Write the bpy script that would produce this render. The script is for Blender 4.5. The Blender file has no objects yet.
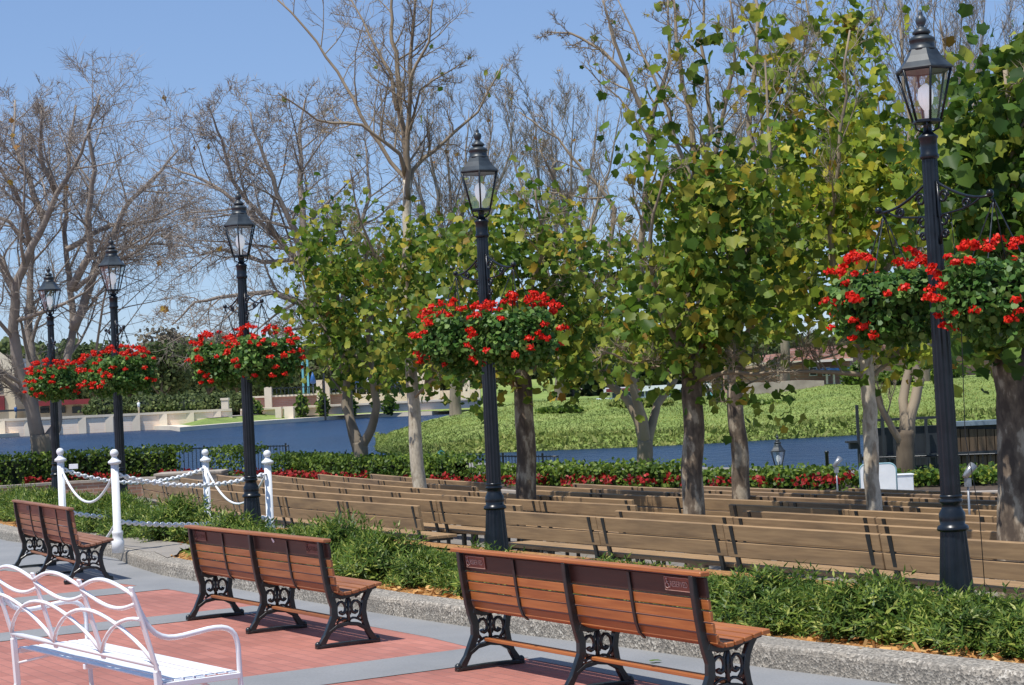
import bpy, bmesh, math, random
import numpy as np
from mathutils import Vector, Matrix

R = random.Random(7)
NR = np.random.default_rng(11)
sc = bpy.context.scene
C = sc.collection

# ------------------------------------------------------------------ camera
F, H = 1900.0, 1.75
ROLL = math.atan(.0475)
PITCH = math.atan(45 / 1900 * math.cos(ROLL))
def at(px, py, Y):
    u = px - 512; v = 342.5 - py
    a = u * math.cos(ROLL) + v * math.sin(ROLL); b = -u * math.sin(ROLL) + v * math.cos(ROLL)
    dx, dy, dz = a, F * math.cos(PITCH) - b * math.sin(PITCH), F * math.sin(PITCH) + b * math.cos(PITCH)
    t = Y / dy
    return Vector((dx * t, Y, H + dz * t))
def gr(px, py, z):
    p = at(px, py, 1.0)
    t = (z - H) / (p.z - H)
    return Vector((p.x * t, t, z))
def proj(p):
    x, y, z = p[0], p[1], p[2] - H
    Fd = y * math.cos(PITCH) + z * math.sin(PITCH); U = -y * math.sin(PITCH) + z * math.cos(PITCH)
    if Fd < .1: return (-9999, -9999)
    a = x / Fd * F; b = U / Fd * F
    return (512 + a * math.cos(ROLL) - b * math.sin(ROLL), 342.5 - (a * math.sin(ROLL) + b * math.cos(ROLL)))
cd = bpy.data.cameras.new('camera'); cam = bpy.data.objects.new('camera', cd); C.objects.link(cam)
cd.sensor_width = 36; cd.lens = F / 1024 * 36; cd.clip_end = 5000; cd.clip_start = .1
fw = Vector((0, math.cos(PITCH), math.sin(PITCH))); up = Vector((0, -math.sin(PITCH), math.cos(PITCH))); rt = Vector((1, 0, 0))
cx = rt * math.cos(ROLL) - up * math.sin(ROLL); cy = rt * math.sin(ROLL) + up * math.cos(ROLL)
M = Matrix((cx, cy, -fw)).transposed().to_4x4(); M.translation = Vector((0, 0, H))
cam.matrix_world = M
sc.camera = cam
cd.dof.use_dof = False

# walk frame: s runs along the path and benches towards the viewer's right, t away from the path towards the lake
D = Vector((.516, -.856, 0)).normalized(); N = Vector((-D.y, D.x, 0))
ANG = math.atan2(D.y, D.x)
def W(s, t, z=0): return D * s + N * t + Vector((0, 0, z))
def ST(p): return (p[0] * D.x + p[1] * D.y, p[0] * N.x + p[1] * N.y)

# ------------------------------------------------------------------ materials
def nt(name):
    m = bpy.data.materials.new(name); m.use_nodes = True
    t = m.node_tree; t.nodes.clear()
    o = t.nodes.new('ShaderNodeOutputMaterial'); b = t.nodes.new('ShaderNodeBsdfPrincipled')
    t.links.new(b.outputs[0], o.inputs[0])
    return m, t, b, o
def ramp(t, fac, stops, interp='LINEAR'):
    r = t.nodes.new('ShaderNodeValToRGB'); r.color_ramp.interpolation = interp
    e = r.color_ramp.elements
    while len(e) < len(stops): e.new(.5)
    for i, (p, c) in enumerate(stops):
        e[i].position = p; e[i].color = (*c, 1)
    t.links.new(fac, r.inputs[0]); return r.outputs[0]
def noise(t, scale, vec=None, detail=4, rough=.55):
    n = t.nodes.new('ShaderNodeTexNoise'); n.inputs['Scale'].default_value = scale
    n.inputs['Detail'].default_value = detail; n.inputs['Roughness'].default_value = rough
    if vec: t.links.new(vec, n.inputs['Vector'])
    return n.outputs['Fac']
def coords(t, scale=(1, 1, 1), rnd=True):
    tc = t.nodes.new('ShaderNodeTexCoord'); mp = t.nodes.new('ShaderNodeMapping')
    t.links.new(tc.outputs['Object'], mp.inputs['Vector']); mp.inputs['Scale'].default_value = scale
    if rnd:
        oi = t.nodes.new('ShaderNodeObjectInfo'); ml = t.nodes.new('ShaderNodeMath'); ml.operation = 'MULTIPLY'; ml.inputs[1].default_value = 37.0
        t.links.new(oi.outputs['Random'], ml.inputs[0]); cb = t.nodes.new('ShaderNodeCombineXYZ')
        for k in range(3): t.links.new(ml.outputs[0], cb.inputs[k])
        t.links.new(cb.outputs[0], mp.inputs['Location'])
    return mp.outputs[0]
def bump(t, b, h, dist=.01, strength=.5):
    n = t.nodes.new('ShaderNodeBump'); n.inputs['Distance'].default_value = dist; n.inputs['Strength'].default_value = strength
    t.links.new(h, n.inputs['Height']); t.links.new(n.outputs[0], b.inputs['Normal'])
def simple(name, c1, c2=None, scale=5, rough=.6, stretch=(1, 1, 1), bd=0, metal=0, spec=.5, mid=(.35, .65), rnd=True):
    m, t, b, o = nt(name)
    c2 = c2 or tuple(x * .75 for x in c1)
    v = coords(t, stretch, rnd); f = noise(t, scale, v)
    t.links.new(ramp(t, f, [(mid[0], c2), (mid[1], c1)]), b.inputs['Base Color'])
    b.inputs['Roughness'].default_value = rough; b.inputs['Metallic'].default_value = metal
    b.inputs['Specular IOR Level'].default_value = spec
    if bd: bump(t, b, noise(t, scale * 3, v, 6), bd)
    return m
def mixc(t, fac, a, b):
    m = t.nodes.new('ShaderNodeMix'); m.data_type = 'RGBA'
    if isinstance(fac, float): m.inputs[0].default_value = fac
    else: t.links.new(fac, m.inputs[0])
    for i, q in ((6, a), (7, b)):
        if isinstance(q, tuple): m.inputs[i].default_value = (*q, 1)
        else: t.links.new(q, m.inputs[i])
    return m.outputs[2]
def leafmat(name, stops, trans=.35, rough=.5, spec=.3, patch=0):
    m, t, b, o = nt(name)
    g = t.nodes.new('ShaderNodeNewGeometry')
    col = ramp(t, g.outputs['Random Per Island'], stops)
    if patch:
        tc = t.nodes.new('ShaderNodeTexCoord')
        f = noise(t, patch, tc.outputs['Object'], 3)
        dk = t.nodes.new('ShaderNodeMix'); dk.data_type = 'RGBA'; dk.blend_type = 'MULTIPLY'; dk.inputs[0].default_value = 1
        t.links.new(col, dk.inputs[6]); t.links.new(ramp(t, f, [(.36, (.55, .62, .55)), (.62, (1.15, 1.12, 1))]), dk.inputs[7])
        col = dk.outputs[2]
    t.links.new(col, b.inputs['Base Color'])
    b.inputs['Roughness'].default_value = rough; b.inputs['Specular IOR Level'].default_value = spec
    tr = t.nodes.new('ShaderNodeBsdfTranslucent'); t.links.new(col, tr.inputs[0])
    mx = t.nodes.new('ShaderNodeMixShader'); mx.inputs[0].default_value = trans
    t.links.new(b.outputs[0], mx.inputs[1]); t.links.new(tr.outputs[0], mx.inputs[2]); t.links.new(mx.outputs[0], o.inputs[0])
    return m

MAT = {}
MAT['iron'] = simple('black painted iron', (.018, .024, .026), (.009, .012, .014), 14, .32, spec=.6)
MAT['lampiron'] = simple('blue black lamp paint', (.012, .017, .024), (.006, .009, .013), 9, .3, spec=.4)
MAT['lamproof'] = simple('weathered lantern roof', (.045, .058, .066), (.018, .024, .03), 8, .42, spec=.5)
def woodm(name, c1, c2, c3, rough=.45, bd=.0015):
    m, t, b, o = nt(name)
    v = coords(t, (1.2, 22, 22)); f = noise(t, 2.2, v, 5, .6)
    v2 = coords(t, (.8, 3, 6)); f2 = noise(t, 1.7, v2, 2)
    col = ramp(t, f, [(.3, c2), (.62, c1)])
    col = mixc(t, ramp(t, f2, [(.45, (0, 0, 0)), (.75, (.8, .8, .8))]), col, c3)
    g = t.nodes.new('ShaderNodeNewGeometry')
    col2 = t.nodes.new('ShaderNodeMix'); col2.data_type = 'RGBA'; col2.blend_type = 'MULTIPLY'; col2.inputs[0].default_value = 1
    t.links.new(col, col2.inputs[6]); t.links.new(ramp(t, g.outputs['Random Per Island'], [(0, (.8, .78, .76)), (1, (1.12, 1.12, 1.12))]), col2.inputs[7])
    t.links.new(col2.outputs[2], b.inputs['Base Color']); b.inputs['Roughness'].default_value = rough
    bump(t, b, f, bd, .6)
    return m
MAT['slat'] = woodm('varnished orange wood', (.43, .155, .045), (.30, .092, .026), (.23, .07, .02), .42)
MAT['slatmid'] = woodm('worn orange brown wood', (.36, .145, .055), (.25, .09, .034), (.19, .068, .028), .48)
MAT['slatold'] = woodm('faded brown wood', (.30, .145, .085), (.20, .09, .05), (.17, .08, .05), .6)
MAT['darkplank'] = woodm('dark stained plank', (.060, .026, .018), (.038, .018, .014), (.02, .012, .01), .42)
MAT['tan'] = woodm('weathered tan board', (.37, .235, .118), (.275, .17, .085), (.18, .115, .062), .65)
MAT['tan2'] = woodm('weathered dark board', (.34, .22, .12), (.25, .16, .09), (.15, .10, .065), .65)
MAT['plaque'] = simple('plaque red', (.24, .075, .045), (.17, .05, .035), 9, .4)
MAT['plaque2'] = simple('plaque faded', (.15, .055, .04), (.12, .04, .03), 9, .5)
MAT['plaqueink'] = simple('plaque lettering', (.62, .42, .34), None, 9, .5)
MAT['plaqueink2'] = simple('plaque lettering faded', (.20, .10, .075), None, 9, .5)
MAT['white'] = simple('white paint', (.88, .89, .90), (.80, .82, .84), 6, .35)
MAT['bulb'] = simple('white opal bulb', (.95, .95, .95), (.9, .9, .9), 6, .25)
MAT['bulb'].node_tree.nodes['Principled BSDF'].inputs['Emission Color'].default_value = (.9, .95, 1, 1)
MAT['bulb'].node_tree.nodes['Principled BSDF'].inputs['Emission Strength'].default_value = .38  # faint glow added so the bulb stays white beneath the lantern roof
MAT['cable'] = simple('black cable', (.02, .02, .02), None, 6, .5)
MAT['silver'] = simple('brushed grey metal', (.45, .46, .47), (.3, .31, .32), 9, .35, metal=.6)
MAT['paleblue'] = simple('pale blue edge', (.30, .50, .56), None, 6, .4)
MAT['bark'] = simple('brown bark', (.22, .165, .105), (.10, .074, .050), 3.0, .85, (1, 1, .25), .02)
MAT['greybark'] = simple('grey bark', (.27, .22, .155), (.13, .103, .075), 2.2, .85, (1, 1, .3), .02)
MAT['twig'] = simple('pale twig', (.33, .26, .175), (.20, .155, .105), 1.5, .8)
MAT['twigfar'] = simple('grey brown twig', (.34, .285, .235), (.22, .185, .155), 1.0, .8)
def sycamore(name, light, mid, dark, lo=.42):
    m, t, b, o = nt(name)
    v = coords(t, (1, 1, .45)); f = noise(t, 6, v, 6, .6); f2 = noise(t, 26, v, 4)
    col = ramp(t, f, [(lo - .12, dark), (lo, mid), (lo + .05, light), (lo + .25, tuple(x * 1.1 for x in light))])
    col = mixc(t, ramp(t, f2, [(.4, (0, 0, 0)), (.7, (.5, .5, .5))]), col, dark)
    t.links.new(col, b.inputs['Base Color']); b.inputs['Roughness'].default_value = .85
    bump(t, b, f, .03); return m
MAT['syc_white'] = sycamore('white flaking bark', (.60, .52, .40), (.42, .34, .245), (.20, .155, .11), .42)
MAT['syc_brown'] = sycamore('brown flaking bark', (.44, .36, .26), (.21, .155, .105), (.085, .06, .042), .53)
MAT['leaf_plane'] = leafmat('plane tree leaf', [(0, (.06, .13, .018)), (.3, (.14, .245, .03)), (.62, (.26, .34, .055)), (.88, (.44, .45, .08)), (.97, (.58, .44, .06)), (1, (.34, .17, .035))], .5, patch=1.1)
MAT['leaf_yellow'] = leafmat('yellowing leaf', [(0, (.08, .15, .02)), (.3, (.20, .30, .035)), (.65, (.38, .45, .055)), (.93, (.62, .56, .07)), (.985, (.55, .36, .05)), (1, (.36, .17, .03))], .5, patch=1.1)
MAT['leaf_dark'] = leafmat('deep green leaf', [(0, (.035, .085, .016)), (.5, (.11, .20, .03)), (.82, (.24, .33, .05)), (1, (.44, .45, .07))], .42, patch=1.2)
MAT['leaf_dry'] = leafmat('dry leaf', [(0, (.42, .28, .05)), (.5, (.45, .22, .04)), (1, (.22, .11, .04))], .4)
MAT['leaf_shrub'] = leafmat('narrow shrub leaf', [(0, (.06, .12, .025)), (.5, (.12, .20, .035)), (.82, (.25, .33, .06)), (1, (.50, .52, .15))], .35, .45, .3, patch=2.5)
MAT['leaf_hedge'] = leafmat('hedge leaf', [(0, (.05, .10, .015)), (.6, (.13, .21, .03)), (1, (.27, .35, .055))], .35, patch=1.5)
MAT['leaf_geranium'] = leafmat('geranium leaf', [(0, (.035, .10, .018)), (.6, (.09, .20, .035)), (1, (.24, .37, .09))], .35, .45)
MAT['red'] = leafmat('red petal', [(0, (.62, .012, .006)), (.6, (.80, .022, .010)), (1, (.88, .06, .02))], .2, .5)
MAT['bedred'] = leafmat('bed flower red', [(0, (.12, .008, .008)), (.5, (.32, .014, .012)), (1, (.52, .035, .028))], .2, .5)
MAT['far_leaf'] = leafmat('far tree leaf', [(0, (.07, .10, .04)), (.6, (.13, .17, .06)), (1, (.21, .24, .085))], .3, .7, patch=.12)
MAT['far_leaf_brown'] = leafmat('far bare crown', [(0, (.17, .145, .105)), (1, (.25, .215, .15))], .2, .7)
MAT['core'] = simple('shaded inner foliage', (.012, .024, .008), (.006, .012, .004), 3, .9)  # near-black: the shade deep inside foliage is put into the colour
MAT['mulch'] = simple('bark mulch', (.52, .27, .08), (.24, .10, .03), 28, .9, bd=.03, rnd=False)
MAT['chip'] = leafmat('mulch chip', [(0, (.30, .13, .04)), (.6, (.56, .29, .09)), (1, (.68, .42, .16))], .05, .8)
MAT['soil'] = simple('dark soil', (.10, .07, .05), (.05, .035, .025), 6, .9, bd=.02)
MAT['stone'] = simple('pale coping stone', (.44, .38, .31), (.33, .28, .23), 4, .75, bd=.004)
MAT['winblue'] = simple('blue tinted window band', (.03, .07, .12), (.015, .04, .08), .4, .12)
MAT['windark'] = simple('dark window glass', (.02, .025, .03), (.01, .012, .015), .5, .12)
MAT['cream'] = simple('cream render', (.62, .52, .36), (.55, .46, .31), .3, .7)
MAT['greyblue'] = simple('grey blue cladding', (.30, .35, .38), (.24, .28, .31), .3, .6)
MAT['maroon'] = simple('maroon awning', (.22, .02, .025), (.15, .015, .02), .6, .7)
MAT['cyan'] = simple('turquoise paint', (.20, .55, .62), None, .3, .4)
MAT['bluepaint'] = simple('blue paint', (.03, .12, .34), None, .5, .4)
MAT['slate'] = simple('dark painted timber', (.030, .036, .045), (.016, .02, .026), 3, .6, (3, 3, .4))
MAT['brownplank'] = simple('brown timber panel', (.15, .098, .058), (.07, .045, .027), 2.5, .7, (3, 3, .3), .004)
MAT['capblue'] = simple('blue grey metal cap', (.22, .28, .34), None, 3, .4)
MAT['verdigris'] = simple('green floodlight paint', (.02, .12, .10), None, 3, .4)

def concrete(name, c1, c2, fine=60, rough=.8, bd=.002):
    m, t, b, o = nt(name)
    v = coords(t, rnd=False); f = noise(t, 1.1, v, 5); f2 = noise(t, fine, v, 3, .7)
    col = ramp(t, f, [(.3, c2), (.7, c1)])
    col = mixc(t, ramp(t, f2, [(.42, (0, 0, 0)), (.7, (.45, .45, .45))]), col, tuple(x * .6 for x in c1))
    t.links.new(col, b.inputs['Base Color']); b.inputs['Roughness'].default_value = rough
    bump(t, b, f2, bd); return m
MAT['band'] = concrete('grey concrete band', (.285, .285, .285), (.215, .22, .225))
MAT['floor'] = concrete('seating floor', (.30, .27, .235), (.2, .18, .16))
MAT['pad'] = concrete('path concrete', (.36, .32, .27), (.26, .235, .205), 70)
def aggregate():
    m, t, b, o = nt('exposed aggregate'); v = coords(t, rnd=False)
    vo = t.nodes.new('ShaderNodeTexVoronoi'); vo.inputs['Scale'].default_value = 75; t.links.new(v, vo.inputs['Vector'])
    f = noise(t, 3, v)
    sp = t.nodes.new('ShaderNodeSeparateColor'); t.links.new(vo.outputs['Color'], sp.inputs[0])
    col = ramp(t, sp.outputs[0], [(0, (.11, .10, .085)), (.4, (.26, .23, .19)), (.75, (.42, .37, .30)), (1, (.58, .53, .45))])
    col = mixc(t, ramp(t, f, [(.4, (0, 0, 0)), (.7, (.65, .65, .65))]), col, (.22, .20, .17))
    t.links.new(col, b.inputs['Base Color']); b.inputs['Roughness'].default_value = .85
    bump(t, b, vo.outputs['Distance'], .006, .8); return m
MAT['aggregate'] = aggregate()
def bricks(name, c1, c2, mort, bw, bh, ms=.03, scale=1.0, bd=.002, axes='xy', big=None):
    m, t, b, o = nt(name)
    tc = t.nodes.new('ShaderNodeTexCoord'); vec = tc.outputs['Object']
    if axes == 'xz':
        s = t.nodes.new('ShaderNodeSeparateXYZ'); cb = t.nodes.new('ShaderNodeCombineXYZ'); t.links.new(vec, s.inputs[0])
        t.links.new(s.outputs[0], cb.inputs[0]); t.links.new(s.outputs[2], cb.inputs[1]); t.links.new(s.outputs[1], cb.inputs[2]); vec = cb.outputs[0]
    br = t.nodes.new('ShaderNodeTexBrick'); t.links.new(vec, br.inputs['Vector'])
    br.inputs['Color1'].default_value = (*c1, 1); br.inputs['Color2'].default_value = (*c2, 1); br.inputs['Mortar'].default_value = (*mort, 1)
    br.inputs['Scale'].default_value = scale; br.inputs['Brick Width'].default_value = bw; br.inputs['Row Height'].default_value = bh
    br.inputs['Mortar Size'].default_value = ms * bh; br.inputs['Mortar Smooth'].default_value = .2; br.inputs['Bias'].default_value = 0
    f = noise(t, big or .7, vec, 5)
    mm = t.nodes.new('ShaderNodeMix'); mm.data_type = 'RGBA'; mm.blend_type = 'MULTIPLY'; mm.inputs[0].default_value = 1
    t.links.new(br.outputs['Color'], mm.inputs[6]); t.links.new(ramp(t, f, [(.28, (.70, .69, .69)), (.5, (.97, .96, .96)), (.72, (1.14, 1.12, 1.1))]), mm.inputs[7])
    t.links.new(mm.outputs[2], b.inputs['Base Color']); b.inputs['Roughness'].default_value = .82
    bump(t, b, br.outputs['Fac'], -bd, .5); return m
MAT['paver'] = bricks('red clay pavers', (.45, .18, .138), (.37, .142, .108), (.28, .13, .105), .2, .1, .05)
MAT['brickwall'] = bricks('brick wall', (.42, .24, .165), (.34, .18, .125), (.42, .36, .3), .3, .1, .1, axes='xz')
MAT['farbrick'] = bricks('pale brick panel', (.95, .76, .58), (.90, .69, .51), (.92, .80, .65), .8, .28, .12, axes='xz', big=.1)
MAT['redbrick'] = bricks('red brick building', (.52, .27, .21), (.45, .22, .17), (.46, .34, .29), .8, .28, .1, axes='xz', big=.1)
MAT['farstone'] = simple('pale quay stone', (.80, .70, .55), (.68, .58, .45), .25, .8)
MAT['roughstone'] = simple('grey pink rubble wall', (.46, .38, .33), (.30, .24, .21), .9, .85)
MAT['farpave'] = simple('pale far paving', (.46, .41, .34), (.36, .32, .27), .1, .8)
MAT['earth'] = simple('far ground', (.12, .13, .06), (.08, .09, .04), .02, .9, rnd=False)
def grassm():
    m, t, b, o = nt('rough grass'); v = coords(t, rnd=False)
    f = noise(t, .18, v, 6, .65); f2 = noise(t, 2.2, v, 5, .7)
    col = ramp(t, f, [(.3, (.15, .21, .04)), (.52, (.25, .33, .065)), (.72, (.38, .42, .12))])
    col = mixc(t, ramp(t, f2, [(.35, (.55, .55, .55)), (.6, (0, 0, 0))]), col, (.10, .16, .03))
    t.links.new(col, b.inputs['Base Color']); b.inputs['Roughness'].default_value = .9
    bump(t, b, f2, .25, .8); return m
MAT['grass'] = grassm()
MAT['tuft'] = leafmat('grass tuft', [(0, (.13, .17, .04)), (.6, (.25, .30, .075)), (1, (.42, .42, .15))], .35, .7, patch=.1)
def waterm():
    m, t, b, o = nt('lake water'); v = coords(t, (1, .35, 1), rnd=False)
    f = noise(t, 1.6, v, 6, .65); v2 = coords(t, (1, .5, 1), rnd=False); f2 = noise(t, .09, v2, 4)
    t.links.new(ramp(t, f2, [(.3, (.004, .024, .072)), (.7, (.010, .045, .12))]), b.inputs['Base Color'])
    b.inputs['Roughness'].default_value = .28; b.inputs['Specular IOR Level'].default_value = .24; b.inputs['IOR'].default_value = 1.33
    bump(t, b, f, 1.2, 1.0); return m
MAT['water'] = waterm()
def glassm():
    m, t, b, o = nt('lantern glass')
    tr = t.nodes.new('ShaderNodeBsdfTransparent'); tr.inputs[0].default_value = (.97, .98, .98, 1)
    gl = t.nodes.new('ShaderNodeBsdfGlossy'); gl.inputs['Roughness'].default_value = .04; gl.inputs[0].default_value = (.9, .95, 1, 1)
    mx = t.nodes.new('ShaderNodeMixShader'); mx.inputs[0].default_value = .13
    t.links.new(tr.outputs[0], mx.inputs[1]); t.links.new(gl.outputs[0], mx.inputs[2]); t.links.new(mx.outputs[0], o.inputs[0])
    return m
MAT['glass'] = glassm()

# ------------------------------------------------------------------ mesh helpers
class MB:
    def __init__(s): s.v = []; s.f = []; s.sm = []
    def add(s, vs, fs, smooth=False):
        k = len(s.v); s.v.extend([tuple(q) for q in vs]); s.f.extend([tuple(i + k for i in q) for q in fs]); s.sm.extend([smooth] * len(fs)); return s
    def box(s, x0, x1, y0, y1, z0, z1, Mx=None):
        vs = [Vector(p) for p in ((x0, y0, z0), (x1, y0, z0), (x1, y1, z0), (x0, y1, z0), (x0, y0, z1), (x1, y0, z1), (x1, y1, z1), (x0, y1, z1))]
        if Mx: vs = [Mx @ p for p in vs]
        return s.add(vs, [(3, 2, 1, 0), (4, 5, 6, 7), (0, 1, 5, 4), (1, 2, 6, 5), (2, 3, 7, 6), (3, 0, 4, 7)])
    def tube(s, pts, rad, seg=8, smooth=True, cap=True):
        pts = [Vector(p) for p in pts]; n = len(pts)
        if not isinstance(rad, (list, tuple)): rad = [rad] * n
        vs = []; prev = None
        for i, p in enumerate(pts):
            tg = (pts[min(i + 1, n - 1)] - pts[max(i - 1, 0)])
            if tg.length < 1e-9: tg = Vector((0, 0, 1))
            tg.normalize()
            if prev is None:
                a = Vector((0, 0, 1)) if abs(tg.z) < .9 else Vector((1, 0, 0)); u = tg.cross(a).normalized()
            else:
                u = prev - tg * prev.dot(tg)
                u = u.normalized() if u.length > 1e-6 else tg.orthogonal().normalized()
            prev = u; w = tg.cross(u)
            for k in range(seg):
                an = 2 * math.pi * k / seg
                vs.append(p + (u * math.cos(an) + w * math.sin(an)) * rad[i])
        fs = []
        for i in range(n - 1):
            for k in range(seg):
                a = i * seg + k; b = i * seg + (k + 1) % seg
                fs.append((a, b, b + seg, a + seg))
        s.add(vs, fs, smooth)
        if cap and seg > 3:
            k = len(s.v) - len(vs)
            s.f.append(tuple(k + i for i in reversed(range(seg)))); s.f.append(tuple(k + (n - 1) * seg + i for i in range(seg))); s.sm += [False, False]
        return s
    def lathe(s, prof, seg=16, c=(0, 0), smooth=True, flute=0):
        vs = []
        for r, z in prof:
            for k in range(seg):
                an = 2 * math.pi * (k + .5) / seg
                rr = r * (1 - (flute if k % 2 else 0)) if flute else r
                vs.append((c[0] + rr * math.cos(an), c[1] + rr * math.sin(an), z))
        fs = []
        for i in range(len(prof) - 1):
            for k in range(seg):
                a = i * seg + k; b = i * seg + (k + 1) % seg
                fs.append((a, b, b + seg, a + seg))
        fs.append(tuple(reversed(range(seg)))); fs.append(tuple((len(prof) - 1) * seg + i for i in range(seg)))
        s.add(vs, fs, smooth); s.sm[-1] = s.sm[-2] = False
        return s
    def strip(s, pts, w, x0, x1):
        """a flat bar following (y,z) points, w wide, extruded from x0 to x1"""
        n = len(pts); L = []; Rr = []
        for i in range(n):
            a = Vector(pts[max(i - 1, 0)]); b = Vector(pts[min(i + 1, n - 1)]); tg = (b - a).normalized(); nn = Vector((-tg.y, tg.x))
            ww = w[i] if isinstance(w, (list, tuple)) else w
            L.append(Vector(pts[i]) + nn * ww / 2); Rr.append(Vector(pts[i]) - nn * ww / 2)
        vs = [(x0, p.x, p.y) for p in L] + [(x0, p.x, p.y) for p in Rr] + [(x1, p.x, p.y) for p in L] + [(x1, p.x, p.y) for p in Rr]
        fs = []
        for i in range(n - 1):
            fs += [(i, i + 1, n + i + 1, n + i), (2 * n + i + 1, 2 * n + i, 3 * n + i, 3 * n + i + 1), (i + 1, i, 2 * n + i, 2 * n + i + 1), (n + i, n + i + 1, 3 * n + i + 1, 3 * n + i)]
        fs += [(0, n, 3 * n, 2 * n), (n - 1, 3 * n - 1, 4 * n - 1, 2 * n - 1)]
        return s.add(vs, fs)
    def sphere(s, c, r, seg=10, rings=6, sz=1):
        pr = [(max(.0005, r * math.sin(math.pi * i / rings)), c[2] - r * sz * math.cos(math.pi * i / rings)) for i in range(rings + 1)]
        return s.lathe(pr, seg, (c[0], c[1]))
    def mesh(s, name, mat, bevel=0):
        me = bpy.data.meshes.new(name); me.from_pydata(s.v, [], s.f)
        me.polygons.foreach_set('use_smooth', s.sm); me.materials.append(mat)
        if bevel:
            bm = bmesh.new(); bm.from_mesh(me)
            bmesh.ops.recalc_face_normals(bm, faces=bm.faces)
            bmesh.ops.bevel(bm, geom=[e for e in bm.edges if e.calc_face_angle(0) > .6], offset=bevel, segments=1, affect='EDGES', clamp_overlap=True)
            bm.to_mesh(me); bm.free()
        me.update(); return me
    def build(s, name, mat, parent=None, bevel=0, label=None):
        return link(name, s.mesh(name, mat, bevel), parent, label)
def link(name, me, parent=None, label=None):
    o = bpy.data.objects.new(name, me); C.objects.link(o)
    if parent: o.parent = parent
    if label: o['label'] = label
    return o
def tag(o, label=None, cat=None, group=None, kind=None):
    if label: o['label'] = label
    if cat: o['category'] = cat
    if group: o['group'] = group
    if kind: o['kind'] = kind
    return o
def thing(name, label, cat, loc=(0, 0, 0), rz=0, group=None):
    o = bpy.data.objects.new(name, None); C.objects.link(o); o.location = loc; o.rotation_euler = (0, 0, rz)
    o.empty_display_size = .2
    return tag(o, label, cat, group)
def dup(root, loc, rz, label=None, group=None, scale=None):
    def cp(o, par):
        c = o.copy(); C.objects.link(c)
        if par: c.parent = par
        for ch in o.children: cp(ch, c)
        return c
    r = cp(root, None); r.location = loc; r.rotation_euler = (0, 0, rz)
    if scale: r.scale = scale
    return tag(r, label, None, group)
def struct(o): o['kind'] = 'structure'; return o

T_BLADE = np.array([(0, 0, 0), (.35, .5, .04), (1, 0, -.04), (.35, -.5, .04)])
T_ROUND = np.array([(0, 0, 0), (.3, .5, .06), (.8, .42, .02), (1, 0, -.05), (.8, -.42, .02), (.3, -.5, .06)])
T_LOBE = np.array([(0.03, 0, -.02), (-.04, .26, .07), (.10, .50, .08), (.34, .44, .17), (.56, .58, .10), (.74, .30, .12), (1.0, 0.02, -.16), (.76, -.26, .11), (.62, -.54, .09), (.36, -.45, .17), (.08, -.52, .07), (-.03, -.24, .07), (.5, 0, .0)])
F_LOBE = [(0, 1, 2, 3, 4, 5, 6, 12), (0, 12, 6, 7, 8, 9, 10, 11)]
T_QUAD = np.array([(0, -.5, 0), (1, -.5, 0), (1, .5, 0), (0, .5, 0)])
def unit(a): return a / np.maximum(np.linalg.norm(a, axis=1, keepdims=True), 1e-9)
def leaves(name, pts, dirs, nrm, ln, wd, tmpl, mat, parent=None, me_only=False, faces=None):
    n = len(pts); k = len(tmpl)
    d = unit(dirs); nn = nrm - d * np.sum(nrm * d, axis=1, keepdims=True); nn = unit(nn); w = np.cross(nn, d)
    ln = np.broadcast_to(ln, (n,)); wd = np.broadcast_to(wd, (n,))
    v = pts[:, None, :] + tmpl[None, :, 0, None] * (d * ln[:, None])[:, None, :] + tmpl[None, :, 1, None] * (w * wd[:, None])[:, None, :] + tmpl[None, :, 2, None] * (nn * ln[:, None])[:, None, :]
    me = bpy.data.meshes.new(name)
    me.vertices.add(n * k); me.vertices.foreach_set('co', v.reshape(-1).astype(np.float32))
    if faces is None: faces = [tuple(range(k))]
    fl_ = np.array([i for f in faces for i in f], dtype=np.int32); ft = np.array([len(f) for f in faces], dtype=np.int32); m_ = len(fl_)
    me.loops.add(n * m_); me.loops.foreach_set('vertex_index', (np.arange(n, dtype=np.int32)[:, None] * k + fl_[None, :]).reshape(-1).astype(np.int32))
    st_ = np.concatenate([[0], np.cumsum(ft)[:-1]])
    me.polygons.add(n * len(faces)); me.polygons.foreach_set('loop_start', (np.arange(n)[:, None] * m_ + st_[None, :]).reshape(-1).astype(np.int32)); me.polygons.foreach_set('loop_total', np.tile(ft, n).astype(np.int32))
    me.materials.append(mat); me.update(calc_edges=True)
    if me_only: return me
    return link(name, me, parent)
def rdir(n, zb=0.0):
    a = NR.normal(size=(n, 3)); a[:, 2] += zb; return unit(a)
def cat3(l): return np.concatenate(l, axis=0)

# ------------------------------------------------------------------ world and sun
SUNV = Vector((-.34, -.33, 1)).normalized()
el = math.asin(SUNV.z); az = math.atan2(SUNV.x, SUNV.y)
w = bpy.data.worlds.new('World'); sc.world = w; w.use_nodes = True
t = w.node_tree; t.nodes.clear()
sk = t.nodes.new('ShaderNodeTexSky'); sk.sky_type = 'NISHITA'; sk.sun_disc = False; sk.sun_elevation = el; sk.sun_rotation = az
sk.air_density = 1.0; sk.dust_density = .05; sk.ozone_density = 2.2; sk.altitude = 1500
bg = t.nodes.new('ShaderNodeBackground'); bg.inputs[1].default_value = .155
ow = t.nodes.new('ShaderNodeOutputWorld'); t.links.new(mixc(t, .55, sk.outputs[0], (1.35, 2.25, 4.3)), bg.inputs[0]); t.links.new(bg.outputs[0], ow.inputs[0])
ld = bpy.data.lights.new('sun', 'SUN'); ld.energy = 4.9; ld.angle = math.radians(.53); ld.color = (1, .965, .90)
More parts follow.
